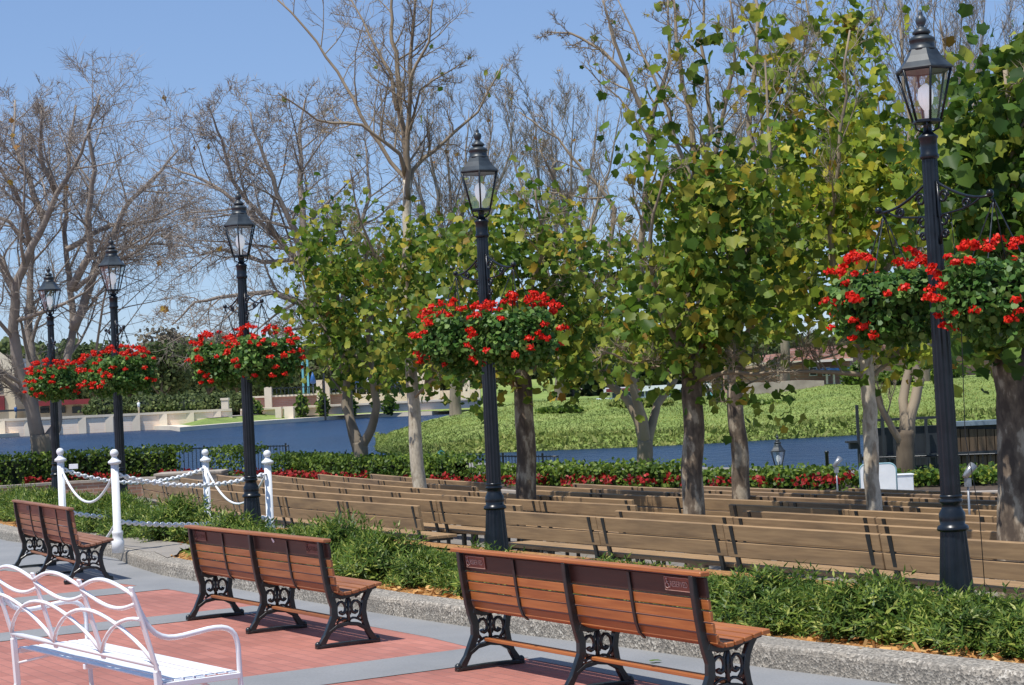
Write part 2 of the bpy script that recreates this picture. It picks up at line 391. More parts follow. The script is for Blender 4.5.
lo = bpy.data.objects.new('sun', ld); C.objects.link(lo); lo.rotation_euler = SUNV.to_track_quat('Z', 'Y').to_euler(); lo.location = (-20, -10, 40)
sc.view_settings.view_transform = 'Standard'; sc.view_settings.look = 'None'; sc.view_settings.exposure = 0

# ------------------------------------------------------------------ setting
def stobj(o): o.rotation_euler = (0, 0, ANG); return o
def sheet(name, poly, z, mat, frame=True):
    mb = MB(); mb.add([(p[0], p[1], z) for p in poly], [tuple(range(len(poly)))])
    me = mb.mesh(name, mat); bm = bmesh.new(); bm.from_mesh(me); bmesh.ops.recalc_face_normals(bm, faces=bm.faces)
    for f in bm.faces:
        if f.normal.z < 0: f.normal_flip()
    bmesh.ops.triangulate(bm, faces=bm.faces); bm.to_mesh(me); bm.free()
    o = link(name, me); struct(o)
    if frame: stobj(o)
    return o
sheet('ground', [(-2500, -400), (2500, -400), (2500, 4000), (-2500, 4000)], -2.7, MAT['earth'], False)
KERB = [(-60, 9.5), (-38, 8.4), (-30, 7.75), (-25.7, 7.35), (-23.5, 7.4), (-21.2, 7.32), (-20, 7.08), (-18.6, 6.9), (-16, 6.85), (-13.5, 6.85), (-11.6, 6.93), (-10.4, 7.05), (-9, 7.12), (-7.2, 7.32), (-3, 7.9), (6, 9.5)]
def kt(s):
    for a, b in zip(KERB, KERB[1:]):
        if a[0] <= s <= b[0]: return a[1] + (b[1] - a[1]) * (s - a[0]) / (b[0] - a[0])
    return KERB[-1][1]
sheet('plaza_paving', [(-70, -40), (12, -40)] + [(s, t_ + .1) for s, t_ in reversed(KERB)], 0, MAT['paver'])
BT = [(-60, 6.0), (-26, 5.9), (-21, 5.93), (-18.6, 6.25), (-17, 6.42), (-12, 6.42), (-11.2, 6.35), (-7, 6.3), (6, 7.5)]
sheet('kerbside_band', BT + [(s, t_ + .06) for s, t_ in reversed(KERB)], .002, MAT['band'])
for a, b in ((-25.2, -24.6), (-21.4, -20.9), (-17.75, -17.15), (-15.05, -14.5), (-11.25, -10.55), (-7.6, -6.9)):
    t0 = min(kt(a), kt(b)) - 1.0
    def bt(s):
        for p, q in zip(BT, BT[1:]):
            if p[0] <= s <= q[0]: return p[1] + (q[1] - p[1]) * (s - p[0]) / (q[0] - p[0])
    sheet('cross_band', [(a, -40), (b, -40), (b, bt(b) + .03), (a, bt(a) + .03)], .004, MAT['band'])
# kerb of exposed aggregate, one swept bar with rounded nose
mb = MB(); kp = []
fine = []
for a, b in zip(KERB, KERB[1:]):
    n = max(1, int((b[0] - a[0]) / .5))
    for i in range(n): fine.append((a[0] + (b[0] - a[0]) * i / n, a[1] + (b[1] - a[1]) * i / n))
fine.append(KERB[-1])
prof = [(0, -.05), (.002, .105), (.01, .128), (.03, .141), (.24, .145), (.25, .10)]
for s, t_ in fine:
    for q, z in prof: kp.append((s, t_ + q, z + R.uniform(-.0015, .0015)))
np_ = len(prof); fs = []
for i in range(len(fine) - 1):
    for k in range(np_ - 1): fs.append((i * np_ + k, i * np_ + k + 1, (i + 1) * np_ + k + 1, (i + 1) * np_ + k)[::-1])
mb.add(kp, fs); k = stobj(mb.build('kerb', MAT['aggregate'])); struct(k)
sheet('mulch_bed', [(s, t_ + .2) for s, t_ in KERB] + [(6, 9.75), (-60, 10.2)], .10, MAT['mulch'])
sheet('path_pad', [(-24.4, 7.55), (-19.95, 7.25), (-19.75, 7.55), (-20.2, 7.95), (-22.0, 7.95), (-24.4, 7.9)], .146, MAT['pad'])
sheet('path_slab', [(-18.9, 7.08), (-19.9, 7.30), (-19.75, 7.55), (-19.2, 7.3)], .150, MAT['pad'])
# low retaining wall at the back of the bed, dropping to the seating floor
mb = MB(); mb.box(-60, 6, 9.5, 9.64, -1.2, .10); struct(stobj(mb.build('bed_edge_wall', MAT['aggregate'], bevel=.01)))
# planter line by the lake (coping edge), in world coordinates
PL = [gr(*q, -.35) for q in ((-140, 492), (0, 486), (60, 482), (140, 477.5), (234, 477), (262, 482), (350, 482.5), (420, 486), (520, 487), (700, 487), (840, 485.5))]
PL += [Vector((9.3, 34.2, -.35)), Vector((14, 31.5, -.35)), Vector((22, 27, -.35))]
def floor_z(t_): return -.6 - .045 * max(0, t_ - 11.95)
mb = MB(); G = []
ss = np.linspace(-75, 6, 30); tt = [9.6, 11, 13, 16, 20, 24, 28, 34, 40]
for s in ss:
    for t_ in tt: G.append((s, t_, max(-1.35, floor_z(t_))))
m_ = len(tt)
mb.add(G, [(i * m_ + j, (i + 1) * m_ + j, (i + 1) * m_ + j + 1, i * m_ + j + 1) for i in range(len(ss) - 1) for j in range(m_ - 1)], True)
fl = stobj(mb.build('seating_floor', MAT['floor'])); struct(fl)
# planter: coping + brick face + soil, following PL, then the bank down to the lake
def offs(pl, d):
    out = []
    for i, p in enumerate(pl):
        a = pl[max(i - 1, 0)]; b = pl[min(i + 1, len(pl) - 1)]; tg = (b - a).normalized(); nn = Vector((-tg.y, tg.x, 0))
        if nn.y < 0: nn = -nn
        out.append(p + nn * d)
    return out
def setc(l, dz): return [Vector((p.x, p.y, -.35 + dz - .19 * max(0, min(1, (p.x + 1.5) / 3)))) for p in l]
def ribbon(mb, A, B):
    n = len(A); vs = list(A) + list(B)
    mb.add(vs, [(i, i + 1, n + i + 1, n + i) for i in range(n - 1)])
def setz(l, z): return [Vector((p.x, p.y, z)) for p in l]
P0 = PL; Pc = offs(PL, .38); Ps = offs(PL, 3.6)
mb = MB(); ribbon(mb, setz(offs(PL, .04), -1.6), setc(offs(PL, .04), -.07)); fa = mb.build('planter_brick_face', MAT['brickwall']); 
tag(fa, 'low brick face of the lakeside planter behind the rows of benches', 'planter wall')
mb = MB(); A, B = setc(P0, -.07), setc(P0, 0); ribbon(mb, A, B); ribbon(mb, B, setc(Pc, 0)); ribbon(mb, setc(Pc, 0), setc(Pc, -.1)); ribbon(mb, setc(Pc, -.07), A)
co = mb.build('planter_coping', MAT['stone']); tag(co, 'pale stone coping running along the front of the lakeside flower bed', 'coping')
mb = MB(); ribbon(mb, setc(offs(PL, .36), -.07), setz(Ps, -.40)); so = mb.build('planter_soil', MAT['soil']); struct(so)
mb = MB(); ribbon(mb, setz(offs(PL, 3.55), -.40), setz(offs(PL, 4.6), -.5)); ribbon(mb, setz(offs(PL, 4.6), -.5), setz(offs(PL, 6.2), -2.6)); lb = mb.build('lake_bank', MAT['grass']); struct(lb)
# lake
mb = MB(); G = []; xs = [-900, -300, -120, -60, -20, 0, 20, 60, 120, 300, 900]; ys = [25, 60, 110, 160, 240, 320, 450, 900]
for y in ys:
    for x in xs: G.append((x, y, -1.8))
mb.add(G, [(j * 11 + i, j * 11 + i + 1, (j + 1) * 11 + i + 1, (j + 1) * 11 + i) for j in range(7) for i in range(10)])
struct(mb.build('lake_water', MAT['water']))

# ------------------------------------------------------------------ chips of mulch
n = 5200; s_ = NR.uniform(-27, -6.5, n); q = NR.uniform(0, 1, n) ** 1.6 * .9 + .22
pts = np.array([list(W(a, kt(a) + b, .108 + R.uniform(0, .02))) for a, b in zip(s_, q)])
ok = np.array([not (-24.5 < a < -19.7 and b < .7) for a, b in zip(s_, q)]); pts = pts[ok]
mc = leaves('mulch_chips', pts, rdir(len(pts)) * np.array([1, 1, .25]), rdir(len(pts), 2), NR.uniform(.03, .08, len(pts)), NR.uniform(.012, .03, len(pts)), T_QUAD, MAT['chip'])
tag(mc, 'orange bark mulch chips scattered along the kerbed bed', 'mulch', kind='stuff')

gl = gr(650, 662, .01); o = leaves('fallen_leaf', np.array([[gl.x, gl.y, .016]]), np.array([[1., .3, 0]]), np.array([[0, 0, 1.]]), .08, .05, T_LOBE * np.array([1, 1, .35]), MAT['leaf_dark'], faces=F_LOBE); tag(o, 'single green leaf fallen on the grey band by the kerb', 'leaf')
# ------------------------------------------------------------------ plaques
def text_mesh(body, size, ext=.001):
    cu = bpy.data.curves.new('lettering', 'FONT'); cu.body = body; cu.size = size; cu.align_x = 'LEFT'; cu.align_y = 'CENTER'; cu.extrude = ext
    o = bpy.data.objects.new('tmp', cu); C.objects.link(o); bpy.context.view_layer.update()
    me = bpy.data.meshes.new_from_object(o.evaluated_get(bpy.context.evaluated_depsgraph_get()))
    bpy.data.objects.remove(o); return me
TXT = text_mesh('RESERVED', .043)

# ------------------------------------------------------------------ iron and wood benches
REAR = [(.03, .02), (.048, .05), (.072, .085), (.105, .15), (.135, .21), (.138, .28), (.118, .345), (.098, .41), (.078, .52), (.060, .64), (.05, .742)]
FRONT = [(.44, .02), (.42, .05), (.395, .09), (.372, .16), (.362, .23), (.375, .30), (.402, .355), (.425, .39)]
def bez(p0, p1, p2, p3, n=8):
    return [tuple((1 - u) ** 3 * a + 3 * (1 - u) ** 2 * u * b + 3 * (1 - u) * u * u * c + u ** 3 * d for a, b, c, d in zip(p0, p1, p2, p3)) for u in [i / n for i in range(n + 1)]]
def bench_frame(x):
    mb = MB(); w = .036
    mb.strip(REAR, [.05, .045, .04, .045, .05, .05, .05, .042, .038, .034, .03], x - w / 2, x + w / 2)
    mb.strip(FRONT, [.05, .045, .04, .042, .042, .04, .04, .045], x - w / 2, x + w / 2)
    mb.strip([(-.01, .008), (.03, .014), (.12, .018), (.235, .02), (.36, .018), (.44, .014), (.48, .008)], .022, x - w / 2 - .004, x + w / 2 + .004)
    mb.sphere((x, .005, .028), .024, 8, 5); mb.sphere((x, .465, .028), .024, 8, 5)
    mb.strip([(.12, .365), (.2, .345), (.3, .36), (.40, .385), (.47, .398)], .035, x - w / 2 - .002, x + w / 2 + .002)
    mb.strip([(.09, .105), (.15, .142), (.235, .155), (.32, .142), (.385, .105)], .026, x - w / 2 - .002, x + w / 2 + .002)
    return mb
def bench_scroll(x):
    mb = MB(); c = .25
    mb.tube([(x, c - .004, .15), (x, c, .25), (x, c, .35)], [.018, .011, .015], 6)
    for sg in (-1, 1):
        mb.tube([(x, c + sg * a, b) for a, b in bez((0, .17), (.02, .205), (.06, .19), (.095, .165), 5)], .009, 6)
        pts = []
        for i in range(13):
            an = math.radians(-70 + i * 33); r = .052 * (1 - i / 17)
            pts.append((x, c + sg * (.052 + r * math.cos(an)), .255 + r * 1.45 * math.sin(an)))
        mb.tube(pts, [.011] * 9 + [.012, .013, .015, .016], 6)
        mb.tube([(x, c + sg * a, b) for a, b in bez((.01, .215), (.035, .26), (.025, .31), (.0, .345), 5)], .008, 6)
        mb.tube([(x, c + sg * a, b) for a, b in bez((.055, .33), (.07, .345), (.09, .35), (.10, .36), 4)], .008, 5)
    return mb
def plank(mb, x0, x1, y, z, ang, th, h):
    """plank centred on (y,z), h wide along a direction ang above the +y axis, th thick"""
    Mx = Matrix.Translation((0, y, z)) @ Matrix.Rotation(ang, 4, 'X'); mb.box(x0, x1, -h / 2, h / 2, -th / 2, th / 2, Mx)
def rear_at(z):
    for a, b in zip(REAR, REAR[1:]):
        if a[1] <= z <= b[1]: return a[0] + (b[0] - a[0]) * (z - a[1]) / (b[1] - a[1])
    return REAR[-1][0]
LH = 1.22
def make_bench(name, label, sl, dk, state, feet=(-LH, 0, LH)):
    t = thing(name, label, 'bench', group=None)
    for x in feet:
        f = bench_frame(x).build('iron_leg_frame', MAT['iron'], t, .004)
        bench_scroll(x).build('scroll_ornament', MAT['iron'], f)
    zs = [.405, .465, .527, .589]
    for z in zs:
        m = MB(); ang = math.radians(96 if z > .42 else 104)
        plank(m, -LH - .07, LH + .07, rear_at(z) + .036 + (.012 if z < .42 else 0), z, ang, .022, .054); m.build('back_slat', MAT[sl], t, .004)
    m = MB(); plank(m, -LH - .07, LH + .07, rear_at(.675) + .036, .675, math.radians(96), .022, .108); m.build('top_board', MAT[dk], t, .004)
    m = MB(); m.box(-LH - .09, LH + .09, .035, .10, .738, .762); m.build('cap_rail', MAT[sl], t, .005)
    for x in (-LH / 2, LH / 2):
        m = MB(); m.strip([(.16, .355), (.128, .385), (rear_at(.45) + .014, .45), (rear_at(.55) + .016, .55), (rear_at(.72) + .018, .72)], .008, x - .012, x + .012); m.build('back_strap', MAT['iron'], t)
    for i, (y, z, a) in enumerate(((.165, .380, -28), (.222, .372, 2), (.283, .380, 9), (.344, .392, 11), (.405, .404, 11), (.462, .412, 5))):
        m = MB(); plank(m, -LH - .07, LH + .07, y, z, math.radians(a), .024, .053); m.build('seat_slat', MAT[sl], t, .004)
    m = MB(); m.box(-LH, LH, .20, .265, .168, .188); m.build('foot_rail', MAT[sl], t, .003)
    for x in ((-LH + .155, LH - .165) if state else ()):
        m = MB(); y = rear_at(.68) + .036 - .0145
        Mx = Matrix.Translation((x, y, .682)) @ Matrix.Rotation(math.radians(6), 4, 'X')
        m.box(-.115, .115, -.003, .003, -.038, .038, Mx); pl = m.build('plaque', MAT['plaque' if state == 2 else 'plaque2'], t, .001, 'red plaque with a wheelchair symbol and the word RESERVED')
        ink = MAT['plaqueink' if state == 2 else 'plaqueink2']
        me = TXT.copy(); me.materials.clear(); me.materials.append(ink)
        o = link('lettering', me, pl); o.matrix_local = Mx @ Matrix.Translation((-.062, -.0055, -.001)) @ Matrix.Rotation(math.pi / 2, 4, 'X') @ Matrix.Scale(.80, 4, (1, 0, 0))
        m = MB(); c0 = []
        m.sphere((-.088, -.006, .026), .006, 8, 5)
        m.tube([(-.089, -.006, .018), (-.088, -.006, .002), (-.074, -.006, .000), (-.068, -.006, -.018), (-.062, -.006, -.018)], .0032, 6)
        m.tube([(-.089, -.006, .010), (-.076, -.006, .010)], .0028, 6)
        m.tube([(-.088 + .016 * math.cos(a), -.006, -.008 + .016 * math.sin(a)) for a in [math.radians(120 + 25 * i) for i in range(10)]], .0026, 6)
        bo = m.build('wheelchair_symbol', ink, pl); bo.matrix_local = Mx
        m = MB()
        for a in ((-.113, .113, -.005, -.003, .034, .036), (-.113, .113, -.005, -.003, -.036, -.034), (-.113, -.111, -.005, -.003, -.034, .034), (.111, .113, -.005, -.003, -.034, .034)): m.box(*a, Mx)
        m.build('plaque_border', ink, pl)
    return t
GB = 'wooden benches with black iron scroll legs on the brick plaza'
b1 = make_bench('park_bench', 'nearest orange wooden bench with red RESERVED plaques on its dark top board', 'slat', 'darkplank', 2); tag(b1, group=GB)
c = W(-10.44 + LH + .05, 5.755); b1.location = c; b1.rotation_euler = (0, 0, ANG)
b2 = make_bench('park_bench', 'middle orange wooden bench on iron scroll legs with faded plaques, beside the grey cross band', 'slatmid', 'darkplank', 1); tag(b2, group=GB)
b2.location = W(-13.30, 5.59); b2.rotation_euler = (0, 0, ANG)
m = MB(); y = rear_at(.70) + .024; Mx = Matrix.Translation((.36, y, .712)) @ Matrix.Rotation(.6, 4, 'Y')
m.box(-.02, .02, -.004, 0, -.008, .008, Mx); m.box(.008, .03, -.005, -.001, -.002, .014, Mx); m.build('paper_scrap', MAT['white'], b2)
b3 = make_bench('park_bench', 'faded brown wooden bench farthest left, beside the white chain posts', 'slatold', 'slatold', 0); tag(b3, group=GB)
a, b = gr(18, 568, 0), gr(76, 585, 0)
b3.location = (a + b) / 2 + Vector((-.08, 0, 0)); b3.rotation_euler = (0, 0, math.atan2((b - a).y, (b - a).x))
m = MB(); m.box(-.75, -.55, rear_at(.69) + .0205, rear_at(.69) + .0215, .665, .715); m.build('worn_patch', MAT['darkplank'], b3)

# ------------------------------------------------------------------ white metal benches
def white_bench():
    t = thing('metal_bench', 'white metal bench with looped arch backrest in the near left corner', 'bench', group='white metal benches')
    L = .95; r = .013
    xs = [-L, -L / 3, L / 3, L]
    tb, bb = (-.115, .90), (0.0, .52)            # back post top and foot of the back (y,z)
    for x in xs:
        m = MB(); end = abs(x) == L
        m.strip([(-.115, .905), (-.06, .72), (.0, .50)], .012, x - .021, x + .021)
        if end: m.strip([(.0, .50), (.012, .25), (-.05, 0)], .03, x - .016, x + .016)
        m.build('back_post', MAT['white'], t, .003)
    def yb(z): return bb[0] + (tb[0] - bb[0]) * (z - bb[1]) / (tb[1] - bb[1])
    for a, b in zip(xs, xs[1:]):
        m = MB()
        for sg, z0 in ((1, .855), (-1, .855)):
            pts = []
            for i in range(13):
                u = i / 12; z = z0 + sg * .055 * math.sin(math.pi * u) + (.012 if sg > 0 else -.03 * u)
                pts.append((a + (b - a) * u, yb(z), z))
            m.tube(pts, .0105, 7)
        m.build('back_loop', MAT['white'], t)
    w3 = 2 * L / 3
    for k in range(-1, 3):
        m = MB(); c = xs[0] + w3 * (k + .0) if False else xs[k + 1]
        pts = []
        for i in range(17):
            u = i / 16; x = c + (u - .5) * 2 * w3
            if x < -L - .001 or x > L + .001: continue
            z = .535 + .215 * math.sin(math.pi * u) ** .75
            pts.append((x, yb(z) - .004, z))
        m.tube(pts, .0105, 7); m.build('back_arch', MAT['white'], t)
    m = MB(); m.tube([(-L, -.003, .525), (L, -.003, .525)], .014, 8); m.build('lower_rail', MAT['white'], t)
    for i in range(7):
        m = MB(); y = .03 + i * .0565; m.box(-L, L, y, y + .046, .442 - .004 * math.sin(i), .450); m.build('seat_slat', MAT['white'], t, .002)
    m = MB()
    for x in (-L, 0, L): m = MB(); m.box(x - .014, x + .014, .02, .425, .415, .441); m.build('seat_support', MAT['white'], t, .002)
    for sx in (-1, 1):
        m = MB()
        pts = [(sx * L, -.11, .88)] + [(sx * L, y, z) for y, z in bez((-.10, .86), (-.03, .64), (.04, .635), (.18, .655), 9)] + [(sx * L, y, z) for y, z in bez((.22, .66), (.35, .68), (.42, .67), (.425, .56), 8)] + [(sx * L, .427, .44), (sx * L, .44, .2), (sx * L, .46, 0)]
        m.tube(pts, .0135, 8); m.build('arm_and_leg', MAT['white'], t)
        m = MB(); m.tube([(sx * L, .01, .36), (sx * (L - .25), .24, .43)], .008, 6); m.tube([(sx * L, .43, .3), (sx * (L - .25), .25, .43)], .008, 6); m.build('leg_brace', MAT['white'], t)
    return t
wb = white_bench()
pR = at(239, 668, 9.2); pL = at(89, 668, 10.75)
dirw = Vector((pR.x - pL.x, pR.y - pL.y, 0)).normalized(); nw = Vector((-dirw.y, dirw.x, 0))
cw = (Vector((pR.x, pR.y, 0)) + Vector((pL.x, pL.y, 0))) / 2 - nw * .427
wb.location = cw; wb.rotation_euler = (0, 0, math.atan2(dirw.y, dirw.x))

# ------------------------------------------------------------------ street lamps
def lamp_post():
    t = thing('street_lamp', '', 'street lamp')
    m = MB()
    m.lathe([(.135, 0), (.135, .03), (.125, .05), (.118, .07)], 20); m.build('base', MAT['lampiron'], t)
    m = MB(); m.lathe([(.112, .06), (.108, .2), (.085, .52), (.082, .56)], 32, flute=.07, smooth=False); m.build('fluted_foot', MAT['lampiron'], t)
    m = MB(); m.lathe([(.082, .555), (.10, .562), (.102, .575), (.095, .59), (.078, .60), (.084, .63), (.084, .67), (.066, .70), (.060, .73), (.074, .742), (.075, .755), (.062, .765), (.072, .775), (.070, .79)], 24); m.build('collar', MAT['lampiron'], t)
    m = MB(); m.lathe([(.066, .785), (.062, 1.5), (.056, 2.2), (.050, 2.96)], 28, flute=.09, smooth=False); m.build('shaft', MAT['lampiron'], t)
    m = MB(); m.lathe([(.050, 2.95), (.062, 2.96), (.062, 2.98), (.054, 2.99), (.056, 3.08), (.064, 3.09), (.064, 3.10), (.045, 3.115), (.028, 3.13), (.026, 3.17), (.034, 3.18)], 18); m.build('neck', MAT['lampiron'], t)
    m = MB()
    for k in range(4):
        an = math.pi / 4 + k * math.pi / 2; c, s = math.cos(an), math.sin(an)
        m.tube([(c * .03, s * .03, 3.13), (c * .07, s * .07, 3.15), (c * .078, s * .078, 3.185), (c * .05, s * .05, 3.205)], .007, 6)
    m.build('cradle', MAT['lampiron'], t)
    lan = MB(); lan.lathe([(.09, 3.185), (.098, 3.19), (.098, 3.205), (.085, 3.21)], 6, smooth=False)
    for k in range(6):
        an = 2 * math.pi * (k + .5) / 6; c, s = math.cos(an), math.sin(an)
        lan.tube([(c * .092, s * .092, 3.20), (c * .178, s * .178, 3.53)], .0085, 5)
        a2 = 2 * math.pi * (k + 1.5) / 6
        lan.tube([(c * .176, s * .176, 3.525), (math.cos(a2) * .176, math.sin(a2) * .176, 3.525)], .009, 5)
    lo_ = lan.build('lantern_frame', MAT['lampiron'], t)
    m = MB(); vs = []
    for k in range(6):
        an = 2 * math.pi * (k + .5) / 6; vs += [(math.cos(an) * .089, math.sin(an) * .089, 3.206), (math.cos(an) * .174, math.sin(an) * .174, 3.52)]
    m.add(vs, [(2 * k, (2 * k + 2) % 12, (2 * k + 3) % 12, 2 * k + 1) for k in range(6)]); m.build('glass_panes', MAT['glass'], lo_)
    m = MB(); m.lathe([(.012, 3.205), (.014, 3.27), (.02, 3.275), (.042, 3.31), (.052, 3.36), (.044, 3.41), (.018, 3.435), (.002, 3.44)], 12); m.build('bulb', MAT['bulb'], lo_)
    m = MB(); m.lathe([(.186, 3.525), (.190, 3.532), (.186, 3.542), (.150, 3.575), (.115, 3.62), (.095, 3.66)], 6, smooth=False)
    m.lathe([(.088, 3.655), (.088, 3.67), (.078, 3.675), (.078, 3.715), (.086, 3.72), (.082, 3.735), (.05, 3.755), (.030, 3.765)], 18)
    m.lathe([(.045, 3.76), (.058, 3.768), (.058, 3.78), (.035, 3.80), (.018, 3.812), (.03, 3.83), (.036, 3.85), (.03, 3.872), (.012, 3.885), (.016, 3.895), (.003, 3.925)], 14); m.build('lantern_roof', MAT['lamproof'], lo_)
    for sg in (-1, 1):
        m = MB()
        m.tube([(sg * x, 0, z) for x, z in bez((.05, 2.80), (.15, 2.74), (.34, 2.64), (.5, 2.66), 8)], .009, 7)
        m.tube([(sg * x, 0, z) for x, z in bez((.05, 2.58), (.12, 2.60), (.3, 2.58), (.42, 2.655), 8)], .007, 7)
        m.sphere((sg * .51, 0, 2.675), .024, 10, 6)
        for cx_, cz, rr in ((.105, 2.70, .045), (.10, 2.55, .045), (.30, 2.635, .035), (.10, 2.46, .03)):
            m.tube([(sg * (cx_ + rr * (1 - i / 20) * math.cos(i * .62)), 0, cz + rr * (1 - i / 20) * math.sin(i * .62)) for i in range(14)], .0095, 6)
        m.tube([(sg * .055, 0, 2.80), (sg * .06, 0, 2.62), (sg * .075, 0, 2.48), (sg * .055, 0, 2.40)], .011, 6)
        m.build('bracket_arm', MAT['lampiron'], t)
    return t
# hanging baskets
def basket(seed):
    rg = np.random.default_rng(seed)
    t = thing('flower_basket', '', 'hanging basket')
    # origin at the hook, everything below
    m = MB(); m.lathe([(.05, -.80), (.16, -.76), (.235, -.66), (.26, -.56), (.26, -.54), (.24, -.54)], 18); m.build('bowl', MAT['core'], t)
    m = MB()
    for k in range(4):
        an = k * math.pi / 2 + .5; pts = []
        for i in range(15):
            u = i / 14; pts.append((math.cos(an) * .22 * u, math.sin(an) * .22 * u, -.02 - .50 * u))
        m.tube(pts, [.006 if i % 2 else .0032 for i in range(15)], 5)
    m.tube([(0, .0, .0), (.018, 0, -.02), (0, 0, -.045), (-.012, 0, -.03)], .005, 5)
    m.build('chain', MAT['iron'], t)
    n = 3200; d = rg.normal(size=(n, 3)); d = unit(d); d[:, 2] = np.where(d[:, 2] > .75, d[:, 2] * .6, d[:, 2])
    r = rg.uniform(.55, 1.0, n) ** .5
    lump = 1 + .13 * np.sin(3.1 * np.arctan2(d[:, 1], d[:, 0]) + seed) + .08 * np.sin(7 * d[:, 2] + 2 * seed)
    p = d * (r * lump)[:, None] * np.array([.375, .375, .29]) + np.array([0, 0, -.60])
    nr = unit(d + rg.normal(size=(n, 3)) * .55 + np.array([0, 0, .5])); dr = rg.normal(size=(n, 3)); dr[:, 2] -= .4
    sp = []
    for i in range(9):
        an = rg.uniform(0, 6.28); x, y = math.cos(an) * .3, math.sin(an) * .3; z = -.68
        for j in range(rg.integers(5, 12)):
            z -= .022; sp.append((x + rg.uniform(-.02, .02), y + rg.uniform(-.02, .02), z))
    sp = np.array(sp); p = np.concatenate([p, sp]); dr = np.concatenate([dr, rg.normal(size=sp.shape)]); nr = np.concatenate([nr, rg.normal(size=sp.shape)]); n2 = len(p)
    leaves('foliage', p, dr, nr, rg.uniform(.028, .058, n2), rg.uniform(.028, .052, n2), T_ROUND, MAT['leaf_geranium'], t)
    hs = []; 
    nh = 62
    for i in range(nh):
        an = rg.uniform(0, 2 * math.pi)
        if i < 34: e = rg.uniform(.35, 1.15)
        else: e = rg.uniform(-.75, .4)
        rr = rg.uniform(1.0, 1.16)
        hs.append((math.cos(an) * math.cos(e) * .39 * rr, math.sin(an) * math.cos(e) * .39 * rr, -.60 + math.sin(e) * .31 * rr + (.03 if i < 34 else 0)))
    hs = np.array(hs); P = []; Nn = []
    for h in hs:
        k = 42; q = unit(rg.normal(size=(k, 3))); q[:, 2] = np.abs(q[:, 2]) * .9 - .15
        P.append(h + q * rg.uniform(.014, .047 if rg.uniform() < .75 else .033, (k, 1)) * rg.uniform(.75, 1.05)); Nn.append(q)
    P = cat3(P); Nn = cat3(Nn)
    leaves('red_blooms', P - Nn * .004, rg.normal(size=P.shape), Nn, rg.uniform(.016, .027, len(P)), .021, T_ROUND, MAT['red'], t)
    return t
names = ['rightmost and nearest', 'second from right', 'middle', 'second from left', 'leftmost and farthest']
lampxy = []
for px, py in ((957, 588), (497, 550), (253, 530)):
    p = gr(px, py, .33); lampxy.append((p.x, p.y))
for px, Y in ((118, 25.8), (54, 30.4)):
    p = at(px, 407, Y); lampxy.append((p.x, p.y))
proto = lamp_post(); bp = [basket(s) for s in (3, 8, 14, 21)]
GL = 'black lamp posts along the planted bed'; GK = 'baskets of red flowers hanging from the lamp posts'
first = set()
for i, (x, y) in enumerate(lampxy):
    lab = names[i] + ' black street lamp with a six sided lantern and two flower baskets'
    ang = ANG if i < 3 else ANG - .1 * (i - 2)
    if i == 0: o = proto; o.location = (x, y, .14); o.rotation_euler = (0, 0, ang); tag(o, lab, group=GL)
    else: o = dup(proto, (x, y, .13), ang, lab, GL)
    for sg in (-1, 1):
        dx = Vector((math.cos(ang), math.sin(ang), 0)) * (.50 * sg)
        idx = (2 * i + (sg > 0)) % 4
        lab2 = ('left, farther' if sg < 0 else 'right, nearer') + ' basket of red geraniums on the ' + names[i] + ' lamp post'
        loc = (x + dx.x, y + dx.y, 2.80)
        if idx not in first:
            first.add(idx); k = bp[idx]; k.location = loc; k.rotation_euler = (0, 0, R.uniform(0, 6)); tag(k, lab2, group=GK)
        else: k = dup(bp[idx], loc, R.uniform(0, 6), lab2, GK)
tl = Matrix.Rotation(-.0105, 4, 'Y') @ Matrix.Rotation(ANG, 4, 'Z'); proto.rotation_euler = tl.to_euler()
# thin cable down the nearest lamp post
x, y = lampxy[0]
m = MB(); off = Vector((.13, -.02, 0)); m.tube([Vector((x + .075, y - .06, 2.75)), Vector((x + .10, y - .07, 2.0)), Vector((x + .085, y - .08, 1.3)), Vector((x + .15, y - .08, .8)), Vector((x + .17, y - .05, .12))], .003, 5)
tag(m.build('power_cable', MAT['cable']), 'thin black cable hanging down beside the nearest lamp post', 'cable')

# ------------------------------------------------------------------ white posts and chains
def chain_post():
    t = thing('chain_post', '', 'post')
    m = MB(); m.lathe([(.068, 0), (.068, .13), (.060, .14), (.056, .19), (.062, .21), (.062, .235), (.045, .25), (.043, .98)], 20); m.build('post_shaft', MAT['white'], t)
    m = MB(); m.lathe([(.045, .975), (.068, .985), (.074, 1.0), (.070, 1.012), (.045, 1.03), (.030, 1.05), (.030, 1.06)], 20); m.sphere((0, 0, 1.10), .047, 16, 10); m.build('ball_finial', MAT['white'], t)
    return t
PX = [('front left', at(114, 449, 21.07), .14), ('front right, greyish,', at(267, 450, 22.9), -.01), ('back right', at(205, 449, 25.2), -.02), ('back left', at(60, 448, 23.5), .12)]
cp = chain_post(); posts = []
labs = ['white ball topped post in front, on the kerb, nearest of the four', 'white ball topped post just right of the middle street lamp', 'white ball topped post left of the middle street lamp', 'white ball topped post behind the faded brown bench, leftmost of the four']
for i, (nm, p, z) in enumerate(PX):
    z = p.z - 1.147
    if i == 0: o = cp; o.location = (p.x, p.y, z); tag(o, labs[0], group='white posts of the chain fence')
    else: o = dup(cp, (p.x, p.y, z), 0, labs[i], 'white posts of the chain fence')
    posts.append(Vector((p.x, p.y, z)))
